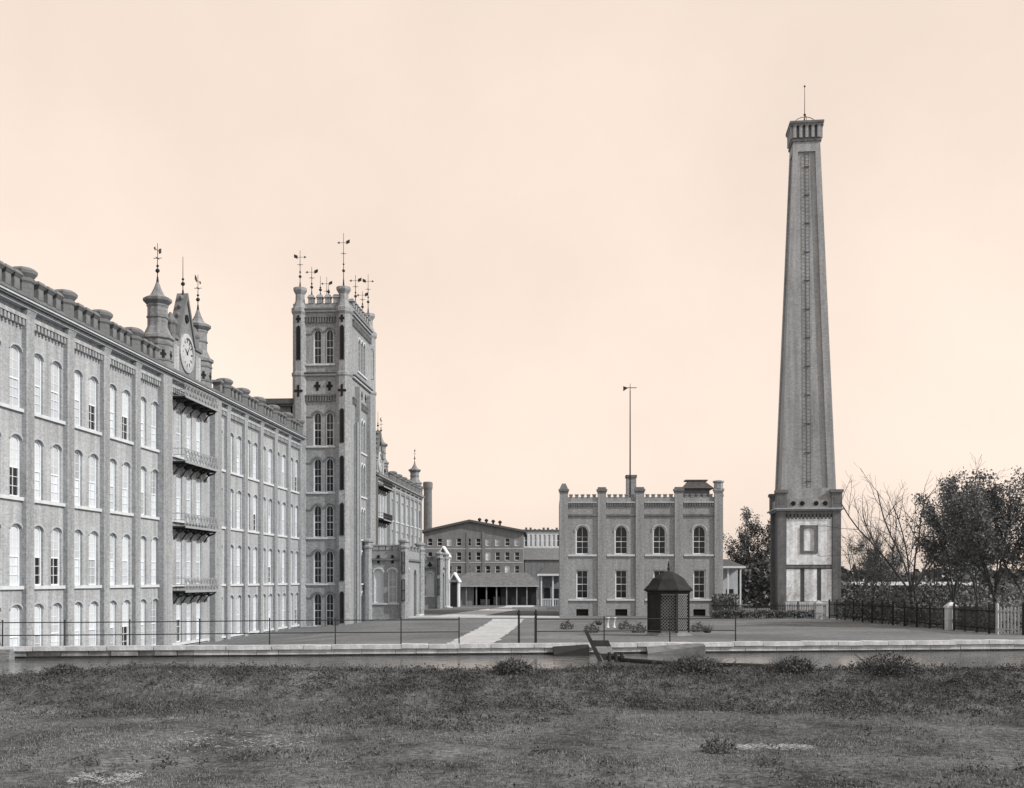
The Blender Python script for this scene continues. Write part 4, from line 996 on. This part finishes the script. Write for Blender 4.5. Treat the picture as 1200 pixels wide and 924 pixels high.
b.box(-.35, .35, -.35, .35, .72, .78)
o = b.obj('gate_post', 'stone_light', None, gp); tag(o, 'square pale stone gate post in the dark fence under the trees', 'gate post')
o = b.obj('gate_post', 'stone_mid', None, (29.9, 108.2, yard(29.9, 108.2)-.1)); tag(o, 'squat grey gate post right of the chimney base', 'gate post')

# ------------------------------------------------------------------ trees and planting
def branch_tree(seed, h_, trunk_r, leaf_n, leaf_s, clear=.18, spread=.5, nlimb=5, m_bark='bark', m_leaf='leaf', twig_r=.014, jit=.22, lean=0.0, sub=1.0):
    """trunk that divides into long rising limbs; each limb carries side branches, each branch twigs"""
    q = random.Random(seed); tr = MB(); cr = MB(); tips = []
    def rv(k): return Vector((q.uniform(-k, k), q.uniform(-k, k), q.uniform(-k, k)))
    def grow(p, d, l_, r, lev):
        nseg = (5, 7, 5, 3)[lev]
        for k in range(nseg):
            t = (k+1)/nseg
            d = (d+rv((.05, .13, .2, .28)[lev])+Vector((0, 0, (.0, .05, .05, .03)[lev]))).normalized()
            e = p+d*(l_/nseg); r2 = max(twig_r*.7, r*(1-.62/nseg if lev else 1-.3/nseg))
            (tr if lev == 0 else cr).tube(p, e, max(r, twig_r), r2, (7, 6, 4, 3)[lev]); p, r = e, r2
            if lev == 3 or (lev == 2 and k > 0): tips.append(p.copy())
            if lev in (1, 2) and k >= (1 if lev == 1 else 0):
                for c in range(q.choice((1, 2, 2)) if lev == 1 else q.choice((1, 1, 2))):
                    ax = d.orthogonal().normalized(); ax.rotate(Matrix.Rotation(q.uniform(0, 6.283), 3, d))
                    grow(p, (d*.75+ax*q.uniform(.5, .95)+Vector((0, 0, .12))).normalized(), l_*(.50 if lev == 1 else .46)*(1.15-.55*t)*q.uniform(.7, 1.2)*sub, r*.5, lev+1)
        return p, d, r
    p, d, r = grow(Vector((0, 0, -.15)), Vector((lean, 0, 1)).normalized(), h_*clear, trunk_r, 0)
    a0 = q.uniform(0, 6.28)
    for i in range(nlimb):
        a = a0+6.283*i/nlimb+q.uniform(-.4, .4); sp_ = spread*q.uniform(.55, 1.25) if i else spread*.15
        nd = Vector((math.cos(a)*sp_, math.sin(a)*sp_, 1)).normalized()
        grow(p-Vector((0, 0, .25)), nd, h_*(1-clear)*q.uniform(.78, 1.0)*(1.0 if i == 0 else .92), r*.62, 1)
    V = []
    if leaf_n:
        npr = np.random.RandomState(seed); tp = np.array([tuple(t) for t in tips]); w8 = np.array([max(0.03, .5+.9*noise.noise(t*.45)) for t in tips]); idx = npr.choice(len(tp), leaf_n, p=w8/w8.sum())
        c = tp[idx]+npr.normal(0, jit, (leaf_n, 3))
        u = npr.normal(0, 1, (leaf_n, 3)); u /= np.linalg.norm(u, axis=1)[:, None]; w_ = np.cross(u, npr.normal(0, 1, (leaf_n, 3))); w_ /= np.linalg.norm(w_, axis=1)[:, None]
        s_ = leaf_s*npr.uniform(.6, 1.3, (leaf_n, 1))
        V = np.stack([c-u*s_, c+w_*s_*.55, c+u*s_, c-w_*s_*.55], 1).reshape(-1, 3)
    tm = tr.mesh('trunk', m_bark, True); cm_ = cr.mesh('branches', m_bark)
    lm = fast_mesh('crown', V, 4, m_leaf) if leaf_n else None
    return tm, cm_, lm
def plant_tree(meshes, label, loc, rz=0, sc=1.0, name='tree', group=None):
    root = thing(name, label, 'tree', loc, rz, group); root.scale = (sc, sc, sc)
    link('trunk', meshes[0], root)
    if meshes[2]:
        c = link('crown', meshes[2], root); link('branches', meshes[1], c)
    else: link('crown', meshes[1], root)
    return root
def gl(px, Y): X = (px-600)/F*Y; return Vector((X, Y, yard(X, Y)))
bareA = branch_tree(5, 14.8, .22, 0, 0, .20, .60, 7, twig_r=.013, lean=-.05)
bareB = branch_tree(9, 8.6, .12, 0, 0, .25, .32, 4, twig_r=.014)
leafA = branch_tree(21, 11.6, .19, 12500, .115, .20, .52, 5)
leafB = branch_tree(33, 11.8, .17, 12000, .115, .22, .42, 5)
leafD = branch_tree(52, 11.0, .20, 14000, .115, .17, .6, 6)
leafC = branch_tree(44, 10.5, .2, 11000, .13, .16, .5, 6, m_leaf='leaf_far')
plant_tree(bareA, 'tall bare tree with fanning branches right of the chimney', gl(1070, 100), .3, 1.0, 'bare_tree')
plant_tree(bareB, 'slim bare tree just right of the chimney base', gl(1006, 116), 1.0, 1.1, 'bare_tree', 'thin bare trees behind the fence')
plant_tree(bareB, 'slim bare tree second from the chimney base', gl(1024, 122), 2.4, 1.2, 'bare_tree', 'thin bare trees behind the fence')
plant_tree(bareB, 'slim bare tree left of the tall fanning bare tree', gl(1044, 112), 4.0, 1.0, 'bare_tree', 'thin bare trees behind the fence')
plant_tree(leafA, 'leafy tree next to the tall bare tree, on its right', gl(1118, 94), 0, 1.0, 'leafy_tree', 'leafy trees at the right')
plant_tree(leafB, 'leafy tree behind the pale picket gate', gl(1166, 86), 1.3, 1.0, 'leafy_tree', 'leafy trees at the right')
plant_tree(leafD, 'leafy tree cut off by the right edge of the picture', gl(1208, 82), 2.2, 1.0, 'leafy_tree', 'leafy trees at the right')
plant_tree(leafA, 'leafy tree farther back between the pale post and the pale picket gate', gl(1145, 116), 3.6, 1.05, 'leafy_tree', 'leafy trees at the right')
plant_tree(bareB, 'slim bare tree between the leafy trees, behind the pale post', gl(1096, 124), 5.1, 1.15, 'bare_tree', 'thin bare trees behind the fence')
plant_tree(leafD, 'low leafy tree beyond the slim bare trees right of the chimney', gl(1034, 150), 4.4, .82, 'leafy_tree', 'leafy trees at the right')
plant_tree(leafC, 'loose leafy tree between the office and the chimney', gl(884, 160), 0, 1.12, 'leafy_tree')
# far woods and hedges: masses of foliage
def foliage_mass(name, label, x0, x1, y0, y1, hfn, n_, s_, m, seed, zfn=yard):
    npr = np.random.RandomState(seed); X = npr.uniform(x0, x1, n_); Y = npr.uniform(y0, y1, n_)
    Z = np.array([zfn(a, c)+hfn(a, c)*(npr.uniform()**.7) for a, c in zip(X, Y)])
    c = np.stack([X, Y, Z], 1); u = npr.normal(0, 1, (n_, 3)); u /= np.linalg.norm(u, axis=1)[:, None]; w_ = np.cross(u, npr.normal(0, 1, (n_, 3))); w_ /= np.linalg.norm(w_, axis=1)[:, None]
    k = s_*npr.uniform(.5, 1.4, (n_, 1))
    V = np.stack([c-u*k, c+w_*k*.6, c+u*k, c-w_*k*.6], 1).reshape(-1, 3)
    o = link(name, fast_mesh(name, V, 4, m)); o['label'] = label; o['category'] = 'foliage'; return kind(o, 'stuff')
nz_ = lambda x, s_=.15, k=0: noise.noise((x*s_, k, 0))
foliage_mass('far_wood', 'hazy line of far woods on the horizon', -60, 190, 300, 330, lambda x, y: 7+5*nz_(x, .06), 9000, 1.1, 'leaf_far', 1, lambda x, y: -.2)
foliage_mass('shrubbery', 'dark shrubbery behind the office and the chimney', 26, 44, 150, 165, lambda x, y: 6.2+2*nz_(x), 7000, .32, 'leaf_far', 2)
foliage_mass('shrubbery', 'dark undergrowth beneath the trees right of the chimney', 37, 75, 118, 134, lambda x, y: 3.2+1.6*nz_(x, .3), 9000, .22, 'leaf', 3)
foliage_mass('shrubbery', 'bright leafy bushes under the trees at the far right', 37, 52, 78, 88, lambda x, y: 2.7+1.2*nz_(x, .4), 5000, .15, 'leaf_pale', 4)
foliage_mass('hedge', 'dark leafy hedge behind the fence under the trees at the right', 31.3, 33.4, 66, 108, lambda x, y: 1.15+.5*nz_(y, .5), 4500, .12, 'leaf', 8)
foliage_mass('hedge', 'low clipped dark hedge along the foot of the picket fence', 20, 31, 110.5, 111.4, lambda x, y: .8, 2500, .12, 'leaf', 5)
foliage_mass('hedge', 'dark clipped bush at the right corner of the office', 21.0, 23.4, 114, 117, lambda x, y: 2.4, 1500, .14, 'leaf', 6)
fs = thing('long_barn', 'low barn with pale roof seen between tree trunks at the right', 'barn', gl(1002, 175))
b = MB(); b.box(0, 19, 0, 5, -.4, 3.0); b.obj('wall', 'timber_dark', fs)
b = MB(); b.hexa([(-.5, -.5, 3.0), (19.5, -.5, 3.0), (19.5, 5.5, 3.0), (-.5, 5.5, 3.0)], [(-.5, 2.3, 3.55), (19.5, 2.3, 3.55), (19.5, 2.7, 3.55), (-.5, 2.7, 3.55)]); b.obj('roof', 'stone_mid', fs)
# flower beds beside the kiosk
def shrub_mesh(seed, n_, r, h_, s_, m, spiky=0):
    npr = np.random.RandomState(seed); a = npr.uniform(0, 6.283, n_); rr = r*np.sqrt(npr.uniform(0, 1, n_)); z = h_*npr.uniform(.05, 1, n_)*(1-.55*(rr/r)**2)
    if spiky:
        b0 = np.stack([rr*.25*np.cos(a), rr*.25*np.sin(a), np.zeros(n_)], 1); t = np.stack([rr*np.cos(a), rr*np.sin(a), h_*npr.uniform(.5, 1, n_)*(1-.35*rr/r)], 1)
        d = t-b0; w_ = np.cross(d, npr.normal(0, 1, (n_, 3))); w_ /= np.linalg.norm(w_, axis=1)[:, None]
        V = np.stack([b0-w_*s_, b0+w_*s_, t], 1).reshape(-1, 3); return fast_mesh('foliage', V, 3, m)
    c = np.stack([rr*np.cos(a), rr*np.sin(a), z], 1); u = npr.normal(0, 1, (n_, 3)); u /= np.linalg.norm(u, axis=1)[:, None]; w_ = np.cross(u, npr.normal(0, 1, (n_, 3))); w_ /= np.linalg.norm(w_, axis=1)[:, None]
    k = s_*npr.uniform(.6, 1.3, (n_, 1)); V = np.stack([c-u*k, c+w_*k*.5, c+u*k, c-w_*k*.5], 1).reshape(-1, 3); return fast_mesh('foliage', V, 4, m)
sm_ = shrub_mesh(3, 260, .5, .75, .09, 'leaf'); sp_m = shrub_mesh(4, 90, .6, .9, .02, 'weed', 1)
beds = [(664, 738, 0, 'small pale plant on the lawn before the office'), (693, 742, 0, 'low garden bush on the lawn nearest the canal'), (702, 733, 1, 'spiky garden plant left of the twin pale urns'), (732, 738, 0, 'round garden bush right of the twin pale urns'), (748, 742, 0, 'low bush close to the left of the kiosk'), (818, 741, 0, 'low bush close to the right of the kiosk'), (829, 742, 1, 'spiky plant a little right of the kiosk')]
for (px, py, k_, lb) in beds:
    g_ = ground_pt(px, py); r_ = thing('garden_bush', lb, 'bush', g_); link('foliage', sp_m if k_ else sm_, r_)
    b = MB(); b.tube((0, 0, -.05), (.02, 0, .35), .03, .02, 5); b.obj('stem', 'bark', r_)
ur = MB(); ur.lathe([(.15, -.05), (.15, .06), (.09, .1), (.08, .45), (.13, .55), (.19, .75), (.2, .8), (.15, .8)], 10)
for px, lb in ((712, 'left one of two pale garden urns beside the flower bush'), (719.5, 'right one of two pale garden urns beside the flower bush')):
    o = ur.obj('garden_urn', 'stone_light', None, ground_pt(px, 736), smooth=True); tag(o, lb, 'urn', 'garden urns')
# bushes on the levee
for i, (px, py, w_, h_, lb) in enumerate([(601, 786, .62, .5, 'small twiggy bush on the bank below the garden path'), (816, 783, .78, .55, 'spreading dark bush on the bank below the kiosk'), (931, 785, .62, .55, 'upright bush on the bank below the chimney'), (1040, 784, .95, .65, 'widest dark bush on the bank at the right'), (75, 791, .5, .35, 'low weed clump on the bank at the left')]):
    Y = 27.4; X = (px-600)/F*Y; r_ = thing('bank_bush', lb, 'bush', (X, Y, bank(X, Y)-.05))
    link('foliage', shrub_mesh(60+i, 1300, w_*.8, h_*.85, .036, 'weed'), r_)
    link('stalks', shrub_mesh(80+i, 260, w_*1.2, h_*1.35, .008, 'weed', 1), r_)

# ------------------------------------------------------------------ bank grass and weeds
def blades(name, label, n_, x0, x1, y0, y1, hlo, hhi, wd, m, seed, dens=None):
    npr = np.random.RandomState(seed); X = npr.uniform(x0, x1, n_); Y = npr.uniform(y0, y1, n_)
    keep = np.abs(X) < Y*.49+.6; X, Y = X[keep], Y[keep]
    if dens is not None:
        k = np.array([dens(a, c) for a, c in zip(X, Y)]) > npr.uniform(0, 1, len(X)); X, Y = X[k], Y[k]
    Z = np.array([bank(a, c) for a, c in zip(X, Y)])-.01
    n2 = len(X); h_ = npr.uniform(hlo, hhi, n2)*np.array([.75+.5*noise.noise((a*.5, c*.5, 9)) for a, c in zip(X, Y)])
    a = npr.uniform(0, 6.283, n2); lean_ = npr.uniform(.1, .9, n2)*h_; a2 = npr.uniform(0, 6.283, n2)
    B = np.stack([X, Y, Z], 1); D = np.stack([np.cos(a), np.sin(a), np.zeros(n2)], 1)*wd
    T = B+np.stack([np.cos(a2)*lean_, np.sin(a2)*lean_, h_], 1)
    V = np.stack([B-D, B+D, T], 1).reshape(-1, 3)
    o = link(name, fast_mesh(name, V, 3, m)); o['label'] = label; o['category'] = 'grass'; return kind(o, 'stuff')
patch = lambda x, y: .35+1.1*max(0, .5+noise.noise((x*.35, y*.35, 2))*1.1)
edge = lambda x, y: ss(22.0, 25.6, y+3.2*noise.noise((x*.22, y*.3, 6))+1.2*noise.noise((x*.9, y*.9, 16)))
patch = lambda x, y: max(0, .15+1.5*(.42+noise.noise((x*.45, y*.45, 2))*1.0+noise.noise((x*1.6, y*1.6, 5))*.7))
blades('bank_grass', 'short patchy grass on the near bank', 330000, -14, 14, 12.5, 26.5, .02, .07, .007, 'grass_blade', 1, patch)
blades('bank_tufts', 'darker coarse tufts in the near grass', 110000, -14, 14, 12.5, 26.5, .03, .13, .010, 'weed', 5, lambda x, y: max(0, noise.noise((x*1.4, y*1.4, 12))*3.0-.75)+max(0, noise.noise((x*3.3, y*3.3, 22))*2.6-.8))
blades('bank_weeds', 'rank dark weeds on the levee slope', 100000, -14.5, 14.5, 20.5, 29.2, .04, .17, .010, 'weed', 2, lambda x, y: (.6+.8*noise.noise((x*.5, y*.5, 4)))*edge(x, y))
def weed_leaves(name, label, n_c, per, m, seed, y0=20.8, y1=28.6, use=None):
    use = use or (lambda a, c: edge(a, c)*(.55+.9*noise.noise((a*.6, c*.6, 14))))
    npr = np.random.RandomState(seed); out_ = []
    X = npr.uniform(-14.5, 14.5, n_c); Y = npr.uniform(y0, y1, n_c)
    for a, c in zip(X, Y):
        if use(a, c) < npr.uniform(): continue
        k = int(per*npr.uniform(.4, 1.5)); rr = npr.uniform(.06, .2); hh = npr.uniform(.06, .26)
        p = npr.normal(0, 1, (k, 3))*np.array([rr, rr, 0])*.7; p[:, 2] = npr.uniform(.1, 1, k)*hh*(1-.5*np.minimum(1, (p[:, 0]**2+p[:, 1]**2)/(rr*rr)))
        out_.append(p+np.array([a, c, bank(a, c)-.01]))
    c = np.concatenate(out_); n_ = len(c); u = npr.normal(0, 1, (n_, 3)); u /= np.linalg.norm(u, axis=1)[:, None]; w_ = np.cross(u, npr.normal(0, 1, (n_, 3))); w_ /= np.linalg.norm(w_, axis=1)[:, None]
    k = .026*npr.uniform(.6, 1.4, (n_, 1)); V = np.stack([c-u*k, c+w_*k*.55, c+u*k, c-w_*k*.55], 1).reshape(-1, 3)
    o = link(name, fast_mesh(name, V, 4, m)); o['label'] = label; o['category'] = 'weeds'; kind(o, 'stuff')
weed_leaves('levee_weeds', 'low leafy weeds matted over the levee slope', 8500, 24, 'weed', 15)
weed_leaves('bank_rosettes', 'small leafy weeds dotted over the near grass', 1500, 20, 'weed', 25, 13, 24, lambda a, c: .25+1.2*noise.noise((a*.5, c*.5, 31)))
wy = (EYE-1.72)*F/(884-HOR); wx = (842-600)/F*wy; wc = thing('bank_weed', 'ragged dark weed clump at the left end of the pale straw streak', 'weed', (wx, wy, bank(wx, wy)-.02)); link('foliage', shrub_mesh(91, 420, .3, .26, .03, 'weed'), wc); link('stalks', shrub_mesh(92, 90, .4, .42, .006, 'straw', 1), wc)
def straw_patch(label, px0, px1, py, hw_, n_, seed):
    npr = np.random.RandomState(seed); Y0 = (EYE-1.72)*F/(py-HOR); V = []
    for i in range(n_):
        t = npr.uniform(); X = ((px0+(px1-px0)*t)-600)/F*Y0; Yy = Y0+npr.normal(0, hw_)+.35*noise.noise((X*1.5, seed, 0))
        if noise.noise((X*3, Yy*3, seed)) < -.15: continue
        a = npr.uniform(0, 6.283); l_ = npr.uniform(.03, .11); p = Vector((X, Yy, bank(X, Yy)+npr.uniform(.0, .05))); d = Vector((math.cos(a), math.sin(a)*.6, npr.uniform(-.1, .45)))*l_
        V += [p, p+Vector((0, 0, .012)), p+d]
    o = link('straw_litter', fast_mesh('straw_litter', np.array([tuple(v) for v in V]), 3, 'straw_pale')); o['label'] = label; o['category'] = 'straw'; kind(o, 'stuff')
straw_patch('pale straw streak lying in the grass right of centre', 848, 952, 878, .13, 1500, 3)
straw_patch('pale straw scattered at the lower left of the bank', 85, 160, 913, .20, 800, 4)
straw_patch('thin pale straw in the grass left of centre', 190, 360, 872, .55, 420, 5)
blades('dry_grass', 'scattered pale straw in the near grass', 45000, -14, 14, 12.5, 24.5, .015, .05, .006, 'straw', 3, lambda x, y: max(0, noise.noise((x*.5, y*.5, 7))*1.4-.25)+max(0, noise.noise((x*2.5, y*2.5, 17))*2.6-.7)+(.7 if abs(y-15.1) < .3 and -7 < x < -4.6 else 0)+(.9 if abs(y-(19.7-.05*(x-4))) < .16 and 3.5 < x < 5.3 else 0))
